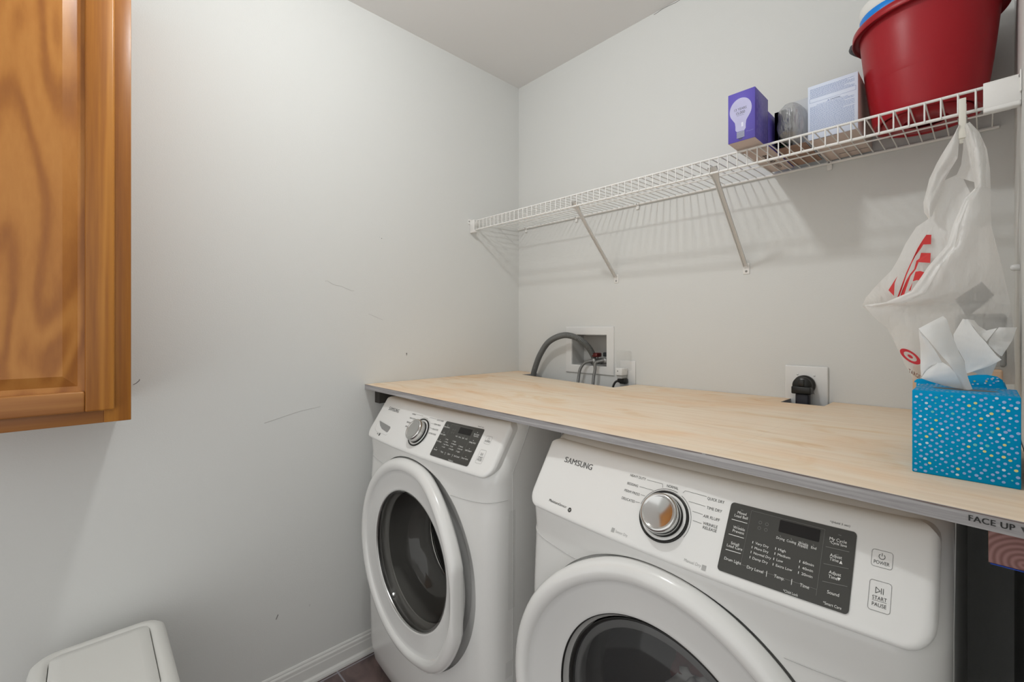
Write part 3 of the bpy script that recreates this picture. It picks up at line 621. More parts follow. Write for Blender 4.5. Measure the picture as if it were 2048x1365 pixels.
    def plate(mb, x0, x1, za, zb, r, lift, m, skirt=True):
        """rounded rectangle that follows the panel's curve"""
        nx = 14; rows = []
        zs_ = [za + r * (1 - math.cos(a)) for a in (0, .4, .8, 1.2, PI / 2)] + [lerp(za + r, zb - r, k / 4) for k in range(1, 4)] + [zb - r * (1 - math.cos(a)) for a in (PI / 2, 1.2, .8, .4, 0)]
        f = on(lift)
        for z in zs_:
            q = 0
            if z < za + r: q = r - math.sqrt(max(0, r * r - (za + r - z) ** 2))
            if z > zb - r: q = r - math.sqrt(max(0, r * r - (z - zb + r) ** 2))
            rows.append([f(lerp(x0 + q, x1 - q, k / nx), z) for k in range(nx + 1)])
        mb.grid(rows, m, False, True)
        if skirt:
            out = [r_[0] for r_ in rows] + rows[-1] + [r_[-1] for r_ in rows[::-1]] + rows[0][::-1]
            mb.grid([out, [(p[0], p[1] + 0.003, p[2]) for p in out]], m, True, False)
    def line(mb, p, m, lift, w=0.0005):
        f = on(lift)
        for a, c in zip(p, p[1:]):
            dx, dz = c[0] - a[0], c[1] - a[1]; L = math.hypot(dx, dz) or 1; nx, nz = -dz / L * w / 2, dx / L * w / 2
            mb.poly([f(a[0] + nx, a[1] + nz), f(a[0] - nx, a[1] - nz), f(c[0] - nx, c[1] - nz), f(c[0] + nx, c[1] + nz)], m)
    b = MB(); plate(b, 0.0972, 0.2592, 0.8565, 0.9443, 0.0045, 0.0016, m_disp); disp = fin(b, 'display')
    b = MB(); plate(b, 0.1680, 0.2186, 0.9232, 0.9377, 0.0012, 0.0020, m_led, False); ledo = fin(b, 'led_window', disp); ledo.location = (0, 0, 0)
    # print on the display
    b = MB(); g = on(0.0022)
    for s, a, c, v in (D_WHITE if kind == 'D' else W_WHITE):
        big = s in ('Dry Level', 'Temp.', 'Time', 'Spin', 'Soil Level', 'Mixed', 'Load Bell', 'Wrinkle', 'Prevent', 'Small', 'Load Care', 'Drum Light', 'My Cycle', 'Adjust', 'Sound', 'Delay End', 'Self Clean+', 'Smart Care', 'Extra Rinse', 'Extra Spin', 'Pre Wash')
        b.text(s, a, c, v, g, m_inkw, 0.0036 if big else 0.0030)
        if 0.138 < a < 0.205 and not big and v < 0.905 and 'Lock' not in s and kind == 'D': line(b, [(a - 0.0036, v), (a - 0.0036, v + 0.0028)], m_inkw, 0.0022, 0.0008)
    if kind == 'W':
        for s, a, c, v in W_WHITE:
            if s in ('Hot', 'Warm', 'Eco Warm', 'Cold', 'High', 'Medium', 'Low', 'No Spin', 'Heavy', 'Normal', 'Light'): line(b, [(a - 0.0034, v), (a - 0.0034, v + 0.0028)], m_inkw, 0.0022, 0.0008)
            if s in ('Extra Rinse', 'Extra Spin', 'Pre Wash', 'Sound', 'My Cycle', 'Delay End', 'Self Clean+', 'Smart Care'): line(b, [((a + c) / 2 - 0.001, v + 0.0066), ((a + c) / 2 + 0.001, v + 0.0066)], m_inkw, 0.0022, 0.0010)
    else:
        for a, c, v in ((0.113, 0.1165, 0.9373), (0.1128, 0.1162, 0.9162), (0.1125, 0.116, 0.8948), (0.1115, 0.115, 0.8725), (0.239, 0.2425, 0.9372), (0.239, 0.2425, 0.9150), (0.239, 0.2425, 0.8938), (0.239, 0.2425, 0.8720)): line(b, [(a, v), (c, v)], m_inkm, 0.0022, 0.0007)
        b.poly([g(0.2437, 0.9062), g(0.2474, 0.9062), g(0.2455, 0.9098)], m_inkw); b.poly([g(0.2437, 0.8912), g(0.2455, 0.8878), g(0.2474, 0.8912)], m_inkw)
    for i, p in enumerate(D_WL if kind == 'D' else W_WL):
        line(b, p, m_inkw if (kind == 'W' or i < 5) else m_inkm, 0.0022, 0.0007)
    line(b, [(0.128, 0.940), (0.2235, 0.9395), (0.2235, 0.8655)], m_inkm, 0.0021, 0.0004); line(b, [(0.128, 0.940), (0.128, 0.872), (0.2235, 0.872)], m_inkm, 0.0021, 0.0004)
    for q in ((0.143, 0.928), (0.152, 0.928), (0.143, 0.921), (0.152, 0.921)):
        ring = [(q[0] + 0.0021 * math.cos(a * PI / 4), q[1] + 0.0019 * math.sin(a * PI / 4)) for a in range(9)]; line(b, ring, m_inkm, 0.0022, 0.0005)
    for q in (0.171, 0.185, 0.199, 0.212): line(b, [(q, 0.9195), (q + 0.0015, 0.9180), (q, 0.9165)], m_inkm, 0.0022, 0.0006)
    lt = fin(b, 'display_lettering', disp)
    # print on the white panel
    b = MB(); g = on(0.0005)
    for s, a, c, v in (D_DARK if kind == 'D' else W_DARK):
        if s == 'SAMSUNG':
            u = a
            for ch_, wd_ in zip(s, (.125, .150, .175, .125, .135, .140, .150)):
                w_ = (c - a) * wd_; b.text(ch_, u, u + w_ * 0.84, v - 0.004, g, m_inkg, 0.0105, True); u += w_
        elif s == 'MoistureSensor':
            b.text('Moisture', a, a + (c - a) * 0.56, v, g, m_ink, 0.0046, True); b.text('Sensor', a + (c - a) * 0.575, c, v, g, m_ink, 0.0046)
        elif s == 'VRT': b.text('VRT', -0.2425, -0.2290, 0.857, g, m_ink, 0.0038, True)
        else: b.text(s, a, c, v - {'START': -0.0002, 'PAUSE': 0.0012}.get(s, 0.001), g, m_ink, 0.0040 if s not in ('START', 'PAUSE', 'POWER', '*(Hold 3 sec)') else (0.0042 if s[0] != '*' else 0.0024))
    if kind == 'D':
        for s, a, c, v in D_LIGHT: b.text(s, a, c, v, g, m_inkl, 0.0040)
        for s, a, c, v in D_DARK2: b.text(s, a, c, v + {'START': 0.0002, 'PAUSE': -0.0012}.get(s, 0), g, m_ink, 0.0038 if s[0] != '*' else 0.0024)
        for q in ((-0.0935, 0.8527), (0.0750, 0.8490)): b.poly([g(q[0], q[1]), g(q[0] + 0.0065, q[1]), g(q[0] + 0.0065, q[1] + 0.0065), g(q[0], q[1] + 0.0065)], m_inkl)
        b.poly([g(-0.1983 + 0.0045 * math.cos(a * PI / 10), 0.8593 + 0.0038 * math.sin(a * PI / 10)) for a in range(20)], m_ink)
        ha = on(0.0007); b.text('V', -0.2008, -0.1958, 0.8576, ha, m_panelw, 0.0034, True)
    else:
        b.poly([g(-0.2215 + 0.0042 * math.cos(a * PI / 10), 0.8590 + 0.0045 * math.sin(a * PI / 10)) for a in range(20)], m_ink)
    for p in (D_LINES if kind == 'D' else W_LINES): line(b, p, m_ink, 0.0005, 0.00045)
    kx, kz = -0.0052, 0.8990
    def arc(rx, a0, a1, n=24): return [(kx + rx * math.cos(math.radians(lerp(a0, a1, k / n))), kz + rx * 0.835 * math.sin(math.radians(lerp(a0, a1, k / n)))) for k in range(n + 1)]
    line(b, arc(0.0475, -28, 63), m_ink, 0.0005, 0.0006); line(b, arc(0.0475, 74, 170), m_ink, 0.0005, 0.0006)
    # buttons' outlines and icons
    for (x0, x1, za, zb) in ((0.2765, 0.2978, 0.9134, 0.9312), (0.2770, 0.2988, 0.8690, 0.8991)):
        o_ = rrect(x0, x1, za, zb, 0.0028, 4); line(b, o_ + [o_[0]], m_inkg, 0.0005, 0.0004)
    line(b, [(0.2869 + 0.0031 * math.cos(a), 0.9248 + 0.0028 * math.sin(a)) for a in [math.radians(q) for q in range(125, 416, 15)]], m_ink, 0.0005, 0.0006)
    line(b, [(0.2869, 0.9285), (0.2869, 0.9252)], m_ink, 0.0005, 0.0006)
    line(b, [(0.2835, 0.8925), (0.2835, 0.8865), (0.2880, 0.8892), (0.2835, 0.8925)], m_ink, 0.0005, 0.0006)
    line(b, [(0.2890, 0.8925), (0.2890, 0.8865)], m_ink, 0.0005, 0.0006); line(b, [(0.2910, 0.8925), (0.2910, 0.8865)], m_ink, 0.0005, 0.0006)
    line(b, [(0.2807, 0.8791), (0.2950, 0.8791)], m_ink, 0.0005, 0.0003)
    fin(b, 'panel_lettering', panel)
    # cycle knob on its ring, axis square to the slanted panel
    nrm = Vector((0, -1, 0.67)).normalized(); bse = Vector((kx, py_(kx, kz), kz)); e1 = Vector((1, 0, 0)); e2 = nrm.cross(e1)
    def kl(mb, prof, m, n=56, sm=True):
        rows = [[tuple(bse + nrm * h + (e1 * math.cos(a) + e2 * math.sin(a)) * r) for a in [2 * PI * i / n for i in range(n)]] for r, h in prof]
        mb.grid(rows, m, True, sm)
    b = MB(); kl(b, [(0.0442, -0.006), (0.0442, 0.0024), (0.0432, 0.0030), (0.0405, 0.0030), (0.0403, 0.0010)], m_black); kl(b, [(0.0404, 0.0012), (0.0402, 0.0022), (0.0350, 0.0026), (0.0345, 0.0010)], m_panelw); kr = fin(b, 'knob_ring')
    b = MB(); kl(b, [(0.0345, 0.001), (0.0340, 0.006), (0.0325, 0.0065)], m_black)
    kl(b, [(0.0325, 0.0062), (0.0343, 0.008), (0.0340, 0.012), (0.0336, 0.019), (0.0330, 0.0230), (0.0310, 0.0255), (0.0290, 0.0262), (0.0268, 0.0257), (0.0262, 0.0246), (0.0255, 0.0244), (0.0001, 0.0238)], m_chrome, 72); fin(b, 'cycle_knob')
    # door
    hand = -1 if kind == 'D' else 1
    def dfn(p, r):
        x, y, z = p; k = 1 + (RS - 1) * sst(0.0, 0.19, r); x = DX + (x - DX) * k; z = DZ + (z - DZ) * k; lx = (x - DX) * hand
        y += -(0.034 if kind == 'D' else 0.026) * sst(0.04, 0.27, lx) * sst(0.19, 0.27, r)
        if kind == 'W' and r > 0.245: x = min(x, DX + 0.281 - (0.290 - r) * 0.35)
        return (x, y, z)
    b = MB(); prof = [(0.262, -0.853), (0.272, -0.862), (0.286, -0.868), (0.2905, -0.877), (0.2895, -0.888), (0.285, -0.896), (0.279, -0.9005), (0.272, -0.9025), (0.265, -0.9022), (0.2595, -0.9002), (0.2560, -0.8965), (0.2545, -0.8935)]
    b.lathe(prof, (DX, 0, DZ), 'y', m_door, 128, True, dfn)
    door = fin(b, 'door')
    b = MB(); b.lathe([(0.2545, -0.8935), (0.2515, -0.8912), (0.245, -0.8902), (0.215, -0.8895), (0.203, -0.8895), (0.1985, -0.8900), (0.1968, -0.8885)], (DX, 0, DZ), 'y', m_dish2, 128, True, dfn); fin(b, 'door_dish', door)
    b = MB(); b.lathe([(0.262, -0.853), (0.240, -0.870), (0.200, -0.872)], (DX, 0, DZ), 'y', m_greyl, 96); fin(b, 'handle_recess', door)
    if kind == 'W':
        b = MB(); b.lathe([(0.1968, -0.8885), (0.1955, -0.8892), (0.1940, -0.8870), (0.1935, -0.8840)], (DX, 0, DZ), 'y', m_brush, 96, True, dfn); fin(b, 'trim_ring', door)
        b = MB(); b.lathe([(0.1935, -0.8850), (0.1870, -0.8680), (0.1820, -0.840), (0.171, -0.79), (0.154, -0.762), (0.10, -0.745), (0.001, -0.740)], (DX, 0, DZ), 'y', m_gw, 96); fin(b, 'door_glass', door)
        b = MB(); b.lathe([(0.187, -0.850), (0.183, -0.790), (0.172, -0.735), (0.160, -0.715), (0.158, -0.70), (0.176, -0.695)], (DX, 0, DZ), 'y', m_rubber, 96); fin(b, 'door_gasket')
        b = MB(); b.lathe([(0.159, -0.706), (0.156, -0.708), (0.154, -0.702), (0.160, -0.695)], (DX, 0, DZ), 'y', m_chrome, 96); b.lathe([(0.180, -0.70), (0.186, -0.60), (0.186, -0.35), (0.12, -0.33), (0.001, -0.335)], (DX, 0, DZ), 'y', m_drum, 72)
        for q in range(3):
            a = 0.6 + q * 2.094; b.tube([(DX + 0.168 * math.cos(a), -0.68, DZ + 0.168 * math.sin(a)), (DX + 0.165 * math.cos(a), -0.38, DZ + 0.165 * math.sin(a))], 0.022, m_drum, 8)
        fin(b, 'drum')
    else:
        b = MB(); b.lathe([(0.1968, -0.8885), (0.1952, -0.8880), (0.1945, -0.8850)], (DX, 0, DZ), 'y', m_black, 96, True, dfn); b.lathe([(0.1945, -0.8850), (0.1915, -0.8790), (0.1880, -0.8755)], (DX, 0, DZ), 'y', m_greyl, 96, True, dfn); b.lathe([(0.1880, -0.8755), (0.1860, -0.8765), (0.183, -0.872)], (DX, 0, DZ), 'y', m_black, 96); fin(b, 'trim_ring', door)
        b = MB(); b.lathe([(0.183, -0.872), (0.165, -0.879), (0.12, -0.886), (0.06, -0.890), (0.001, -0.891)], (DX, 0, DZ), 'y', m_gd, 96); fin(b, 'door_glass', door)
        b = MB(); b.lathe([(0.186, -0.872), (0.178, -0.83), (0.170, -0.80), (0.165, -0.79), (0.186, -0.785), (0.187, -0.35), (0.001, -0.34)], (DX, 0, DZ), 'y', m_drum, 72)
        b.lathe([(0.181, -0.868), (0.170, -0.872), (0.168, -0.868), (0.172, -0.845)], (DX, 0, DZ), 'y', m_greyp, 72); fin(b, 'drum')
    # seams on the fascia: short horizontal joints beside the door, upright joints at the sides
    def yb(x, z):
        R = body_rows(); yc = R[0][1]
        for (za, ya, _), (zc, yc_, _) in zip(R, R[1:]):
            if za <= z <= zc: yc = lerp(ya, yc_, (z - za) / (zc - za))
        xx = abs(x - XM); tt = min(1, max(0, (xx - (HW - rc)) / rc)); return yc + 0.17 * xx * xx + rc * (1 - math.sqrt(max(0, 1 - tt * tt)))
    for sg in (-1, 1):
        b = MB(); p = []
        for k in range(26):
            x = XM + sg * lerp(0.176, HW - 0.0005, k / 25); z = 0.768 + 0.016 * ((abs(x - XM) - 0.17) / 0.17) ** 2 - 0.004
            if math.hypot(x - DX, z - DZ) < 0.296: continue
            p.append((x, yb(x, z) - 0.0002, z))
        b.tube(p, 0.0011, m_seam, 5); fin(b, 'fascia_joint'); b = MB()
        xe = XM + sg * (HW + 0.0003)
        b.tube([(xe, -0.795, 0.06), (xe, -0.795, 0.845), (xe, -0.735, 0.955), (xe, -0.735, 0.982)], 0.0008, m_seam, 5); fin(b, 'side_joint')
    if kind == 'W':
        # detergent drawer grip: recessed scoop at the left of the panel
        b = MB(); f0 = on(0.0008)
        o_ = [(-0.2748, 0.8945), (-0.2700, 0.8960), (-0.176, 0.8905), (-0.1705, 0.8860), (-0.1735, 0.8690), (-0.180, 0.8650), (-0.255, 0.8640), (-0.270, 0.8690), (-0.2775, 0.8790)]
        def sc(k, lift): cxm, czm = -0.224, 0.880; return [(lambda q: (q[0], q[1], q[2]))(on(lift)(cxm + (x - cxm) * k, czm + (z - czm) * k)) for x, z in o_]
        b.grid([sc(1.06, -0.001), sc(1.04, 0.0012), sc(0.99, 0.0012)], m_panelw, True)
        i_ = [(-0.2715, 0.8930), (-0.268, 0.8940), (-0.178, 0.8892), (-0.1735, 0.8855), (-0.1755, 0.8745), (-0.182, 0.8720), (-0.226, 0.8755), (-0.250, 0.8820), (-0.2655, 0.8895)]
        def si(k, lift): cxm, czm = -0.215, 0.881; return [on(lift)(cxm + (x - cxm) * k, czm + (z - czm) * k) for x, z in i_]
        b.grid([sc(0.99, 0.0012), sc(0.97, 0.0006)], m_panelw, True); b.poly(sc(0.97, 0.0006)[::-1], m_panelw)
        b.poly(si(1.0, 0.0010)[::-1], m_greyp)
        fin(b, 'detergent_drawer')
        for (za, zb, yy) in ((0.50, 0.75, -0.800), (0.33, 0.37, -0.81)):
            b = MB(); xe = XM + HW + 0.0006; b.grid([[(xe, yy - 0.012, za), (xe, yy + 0.012, za)], [(xe, yy - 0.010, zb), (xe, yy + 0.014, zb)]], m_cover); fin(b, 'clear_tape')
    else:
        b = MB(); rnd = random.Random(3)
        for k in range(9):
            c = Vector((DX + rnd.uniform(-0.02, 0.13), -0.76 + rnd.uniform(-0.03, 0.12), DZ + rnd.uniform(-0.14, 0.05))); rr = rnd.uniform(0.035, 0.06)
            rows = []
            for i in range(11):
                th = PI * i / 10; rows.append([tuple(c + Vector((math.sin(th) * math.cos(ph), math.sin(th) * math.sin(ph) * 0.7, math.cos(th))) * rr * (1 + 0.28 * math.sin(ph * 3 + k) * math.sin(th * 4 + k))) for ph in [2 * PI * j / 20 for j in range(20)]])
            b.grid(rows, [m_bin, m_gcard, m_maroon, m_dish, m_bin, m_gcard, m_dish, m_bin, m_gcard][k], True)
        b.v = [(p[0] + T[0], p[1] + T[1], p[2] + T[2]) for p in b.v]
        c_ = b.build('laundry', None, (0, 0, 0)); c_['kind'] = 'stuff'; tag(c_, 'pale and maroon clothes behind the dryer door glass', 'clothes')
    # side panel pressing on the washer's right flank
    return t
machine('washing_machine', 'white front-loading washing machine with a dark clear door, at left under the worktop', 0.431, 0.007, 0.0115, 'W')
machine('dryer', 'white front-loading dryer with a smoky door window, at right under the worktop', 1.236, 0.0, 0.0, 'D')

# ---------------------------------------------------------------- wire shelf
def zr(x): return 1.7264 - 0.0112 * x
def zu(x): return 1.7172 - 0.0115 * x
def zl_(x): return 1.6768 - 0.0117 * x
YS = -0.305
def deck(x, y): return lerp(zr(x), zu(x), min(1, -y / 0.305)) + 0.0046
def shelf():
    t = thing('wire_shelf', 'long white wire shelf with a front lip, fixed to the back wall', 'shelf', (0.83, -0.15, 1.70)); o = t.location
    def rail(nm, y, zf, r, x0, x1):
        b = MB(); b.tube([(x, y, zf(x)) for x in (x0, 0.5 * (x0 + x1), x1)], r, m_wire, 10); b.build(nm, t, o)
    rail('rear_rail', -0.006, zr, 0.0042, 0.004, 1.640)
    rail('middle_rail', -0.142, lambda x: lerp(zr(x), zu(x), 0.46) - 0.0040, 0.0022, 0.004, 1.655)
    rail('upper_front_rail', YS, zu, 0.0030, 0.004, 1.655)
    rail('lower_front_rail', YS, zl_, 0.0033, 0.004, 1.655)
    b = MB(); x = 1.6287; n = 0
    while x > 0.012:
        b.tube([(x, -0.003, zr(x) + 0.003), (x, YS + 0.004, zu(x) + 0.0028), (x, YS - 0.0016, zu(x) + 0.0012), (x, YS - 0.0036, zu(x) - 0.003), (x, YS - 0.0036, zl_(x) - 0.002)], 0.00155, m_wire, 6); x -= 0.02482
    b.build('wire_grid', t, o)
    # diagonal braces with feet screwed to the wall
    for xt, xf, zf in ((0.592, 0.5746, 1.4300), (1.088, 1.0750, 1.4222)):
        b = MB(); A = Vector((xt, YS + 0.004, zl_(xt) + 0.020)); B = Vector((xf, -0.006, zf + 0.012)); d = (B - A).normalized(); s_ = Vector((1, 0, 0)); u = d.cross(s_).normalized()
        rows = []
        for q, wd_ in ((A, 0.0125), (A + d * 0.02, 0.0125), (A + d * 0.05, 0.0068), (B - d * 0.01, 0.0068), (B, 0.0068)):
            rows.append([tuple(q + s_ * a * wd_ + u * c) for a, c in ((-1, 0.0), (-1, 0.006), (-0.75, 0.006), (-0.7, 0.0015), (0.7, 0.0015), (0.75, 0.006), (1, 0.006), (1, 0.0))])
        b.grid(rows, m_brace, True, False); br = b.build('shelf_brace', t, o)
        b = MB(); b.box(xf - 0.010, xf + 0.010, -0.0025, -0.0002, zf - 0.014, zf + 0.022, m_wire, 0.0006); b.build('brace_foot', br, o).location = (0, 0, 0)
        b = MB(); b.lathe([(0.001, -0.0045), (0.003, -0.0042), (0.0038, -0.0025)], (xf, 0, zf - 0.005), 'y', m_screw, 12); b.build('screw', br, o).location = (0, 0, 0)
    # small wall clips under the rear rail
    for x in (0.055, 0.370, 0.674, 1.304, 1.600):
        b = MB(); z = zr(x); b.box(x - 0.006, x + 0.006, -0.0115, -0.0003, z - 0.0045, z + 0.0045, m_wire, 0.001); b.box(x - 0.006, x + 0.006, -0.006, -0.0003, z - 0.020, z - 0.004, m_wire, 0.001)
        b.build('wall_clip', t, o)
        b = MB(); b.lathe([(0.0005, -0.0125), (0.003, -0.0118)], (x, 0, z), 'y', m_screw, 10); b.build('clip_pin', t, o)
    # end brackets
    for sg, xw, xi in ((1, 0.0004, 0.034), (-1, RX - 0.0004, 1.614)):
        b = MB(); xo = xw; xa, xb = min(xo, xi), max(xo, xi); zc = zu(xi)
        b.box(xa, xb, YS - 0.0075, YS - 0.0048, zc - 0.044, zc + 0.005, m_wire, 0.001, 2)
        b.box(xa, xb, YS - 0.0075, YS + 0.010, zc - 0.052, zc - 0.0415, m_wire, 0.003, 3)
        b.box(xa, xb, YS - 0.0075, YS + 0.006, zc + 0.0035, zc + 0.006, m_wire, 0.001, 2)
        wx = (xw, xw + sg * 0.0025); b.box(min(wx), max(wx), YS - 0.018, YS + 0.05, zc - 0.030 if sg < 0 else zc - 0.012, zc + 0.010, m_wire, 0.0008, 2)
        br = b.build('end_bracket', t, o)
        b = MB(); b.lathe([(0.0005, sg * 0.0040), (0.003, sg * 0.0034), (0.0035, sg * 0.0025)], (xw, YS - 0.013, zc + 0.000), 'x', m_screw, 12); b.build('screw', br, o).location = (0, 0, 0)
    return t
shelf()

# ---------------------------------------------------------------- things on the shelf
def bulb_box(y0, y1, x0, x1, h, label, art=True):
    z0 = deck(x0, y1) + 0.0003 - (0.006 if art else 0)*0
    t = thing('light_bulb_box', label, 'box', (0.5 * (x0 + x1), y0, z0), 'light bulb cartons on the shelf'); o = t.location
    b = MB(); b.box(x0, x1, y0, y1, z0, z0 + h, m_purple, 0.0008, 1, fmats=[((0, 0, -1), m_card), ((0, 0, 1), m_navy)])
    b.build('carton', t, o)
    if art:
        b = MB(); f = lambda u, v: (x0 + u, y0 - 0.0004, z0 + v); w = x1 - x0
        cx_, cz_, r = 0.031, 0.080, 0.0268
        R_ = []
        for k in range(25):
            a = math.radians(-42 + 264 * k / 24); R_.append((cx_ + r * math.cos(a), cz_ + r * 1.14 * math.sin(a)))
        neck = [(cx_ - 0.0140, 0.050), (cx_ - 0.0125, 0.040), (cx_ - 0.0125, 0.030), (cx_ - 0.009, 0.025), (cx_ + 0.009, 0.025), (cx_ + 0.0125, 0.030), (cx_ + 0.0125, 0.040), (cx_ + 0.0140, 0.050)]
        b.poly([f(*p) for p in R_ + neck], m_bulb)
        f2 = lambda u, v: (x0 + u, y0 - 0.0006, z0 + v)
        b.poly([f2(cx_ + 0.002, 0.036), f2(cx_ + 0.0065, 0.036), f2(cx_ + 0.0065, 0.047), f2(cx_ + 0.002, 0.047)], m_bulb2)
        for k in range(5): b.poly([f2(cx_ - 0.0095 + 0.0006 * (k % 2), 0.0235 - k * 0.0032), f2(cx_ - 0.0095, 0.0212 - k * 0.0032), f2(cx_ + 0.0095, 0.0219 - k * 0.0032), f2(cx_ + 0.0095, 0.0242 - k * 0.0032)], m_screwp)
        b.poly([f2(cx_ - 0.006, 0.0075), f2(cx_ - 0.003, 0.004), f2(cx_ + 0.003, 0.004), f2(cx_ + 0.006, 0.0075)], m_navy)
        b.text('13 YEARS', cx_ - 0.0150, cx_ + 0.0145, 0.0795, f2, m_ink, 0.0066); b.text('15,000', cx_ - 0.0105, cx_ + 0.0105, 0.0695, f2, m_ink, 0.0072)
        b.text('life hours', cx_ - 0.0085, cx_ + 0.0085, 0.0655, f2, m_ink, 0.0020); b.text('60W equivalent', cx_ + 0.014, cx_ + 0.031, 0.0195, f2, m_lav, 0.0022)
        b.build('bulb_print', t, o)
        b = MB(); fs = lambda u, v: (x1 + 0.0005, y0 + v, z0 + u)
        rr = random.Random(5)
        for k in range(6):
            q = 0.012 + 0.014 * k; u = 0.014
            while u < 0.10:
                l = rr.uniform(0.004, 0.016); b.poly([(x1 + 0.0005, y0 + q, z0 + u), (x1 + 0.0005, y0 + q + 0.0018, z0 + u), (x1 + 0.0005, y0 + q + 0.0018, z0 + min(0.105, u + l)), (x1 + 0.0005, y0 + q, z0 + min(0.105, u + l))], m_lav); u += l + 0.008
        b.build('side_print', t, o)
    return t, o, z0
bulb_box(-0.360, -0.262, 1.153, 1.2185, 0.1275, 'purple light bulb box with a bulb picture, jutting over the shelf edge')
t2, o2, z2 = bulb_box(-0.258, -0.022, 1.152, 1.2175, 0.092, 'longer purple carton behind the bulb box, raw card underside showing through the wires', False)
b = MB(); f = lambda u, v: (1.170 + v, -0.190 + u, z2 - 0.0004)
b.text('#2000', 0.0, 0.075, 0.012, f, m_ink, 0.014, True); b.text('LED', 0.10, 0.135, 0.016, f, m_ink, 0.010, True); b.build('carton_print', t2, o2)

# bulging clear plastic packet with coloured sleeves
def packet():
    z0 = deck(1.222, -0.03) + 0.0004
    t = thing('plastic_packet', 'crinkled clear plastic packet between the purple box and the pale carton', 'packet', (1.257, -0.16, z0)); o = t.location
    b = MB(); b.box(1.226, 1.236, -0.235, -0.03, z0 + 0.003, z0 + 0.092, m_navy, 0.001); b.box(1.2365, 1.248, -0.215, -0.06, z0 + 0.003, z0 + 0.102, m_green, 0.001)
    b.box(1.2485, 1.2545, -0.205, -0.07, z0 + 0.003, z0 + 0.108, m_cardw, 0.001); b.build('sleeves', t, o)
    rows = []; rnd = random.Random(11)
    for i in range(19):
        v = i / 18; row = []
        for j in range(36):
            a = 2 * PI * j / 36; ca, sa = math.cos(a), math.sin(a)
            k = (1 - abs(2 * v - 1) ** 3) ** 0.4 if 0 < v < 1 else 0.02
            sx = math.copysign(abs(ca) ** 0.6, ca) * 0.0335; sy = math.copysign(abs(sa) ** 0.6, sa) * 0.098
            wob = 1 + 0.05 * math.sin(5 * a + 7 * v) * math.sin(9 * v + 2 * a)
            row.append((1.2590 + sx * k * wob, -0.152 + sy * k * wob, z0 + 0.001 + v * 0.117 + 0.003 * math.sin(3 * a)*(1 if 0.05<v else 0)))
        rows.append(row)
    b.grid(rows, m_clear, True); b.build('film', t, o)
packet()
b = MB(); z0 = deck(1.222, -0.03) + 0.0004
b.box(1.2560, 1.2935, -0.185, -0.05, z0 + 0.002, z0 + 0.128, m_gcard, 0.001); b.build
o = b.build('carton', None, (1.275, -0.12, z0)); tag(o, 'small grey white carton standing inside the clear packet, left of the big pale box', 'box')
b = MB()
for k in range(7): b.box(1.2215 + 0.002 * (k % 3), 1.292 - 0.003 * (k % 2), -0.21 + 0.004 * (k % 4), -0.035, z0 + k * 0.0002, z0 + 0.0008 + k * 0.0002, m_brown)
tag(b.build('cardboard_sheet', None, (0, 0, 0)), 'flattened brown cardboard under the clear packet, seen through the wires', 'cardboard')

def pale_box():
    x0, x1, y0, y1 = 1.2985, 1.4035, -0.215, -0.012; z0 = deck(x0, y1) + 0.0003; h = 0.140
    t = thing('carton', 'pale blue white carton covered in small blue print, beside the red bucket', 'box', (1.35, y0, z0)); o = t.location
    b = MB(); b.box(x0, x1, y0, y1, z0, z0 + h, m_cardw, 0.0008, 1, fmats=[((0, 0, -1), m_card), ((1, 0, 0), m_card), ((0, 0, 1), m_ink)])
    b.build('carton_body', t, o)
    b = MB(); rnd = random.Random(2); v = h - 0.010
    def f(u, v): return (x0 + u, y0 - 0.0004, z0 + v)
    def stroke(u0, u1, v, w): b.poly([f(u0, v), f(u1, v), f(u1, v + w), f(u0, v + w)], m_blueink)
    while v > 0.022:
        if 0.0955 < v < 0.107 : v -= 0.0027; continue
        if 0.086 < v < 0.0955: v -= 0.0027; continue
        u = 0.005; end = 0.098 - (rnd.uniform(0, 0.03) if rnd.random() < 0.25 else 0)
        while u < end:
            l = rnd.uniform(0.0015, 0.0060); stroke(u, min(end, u + l), v, 0.00085); u += l + 0.0009
        v -= 0.0027
    for q in ((0.004, 0.101, 0.1065, 0.1069), (0.004, 0.101, 0.0960, 0.0964), (0.1006, 0.101, 0.0960, 0.1069), (0.004, 0.0044, 0.0960, 0.1069)): b.poly([f(q[0], q[2]), f(q[1], q[2]), f(q[1], q[3]), f(q[0], q[3])], m_blueink)
    b.text('CAUTION', 0.049, 0.069, 0.0900, f, m_blueink, 0.0030, True); b.poly([f(0.0425, 0.0900), f(0.0470, 0.0900), f(0.04475, 0.0932)], m_blueink)
    b.text('PLEASE READ BEFORE USE', 0.020, 0.085, 0.0868, f, m_blueink, 0.0018)
    b.build('small_print', t, o)
    b = MB(); b.box(1.302, 1.360, y0 - 0.0002, y0 + 0.0012, z0 - 0.0006, z0 - 0.0002, m_ink); b.box(1.336, 1.40, -0.055, -0.0535, z0 - 0.0006, z0 - 0.0002, m_ink); b.build('flap_joint', t, o)
pale_box()

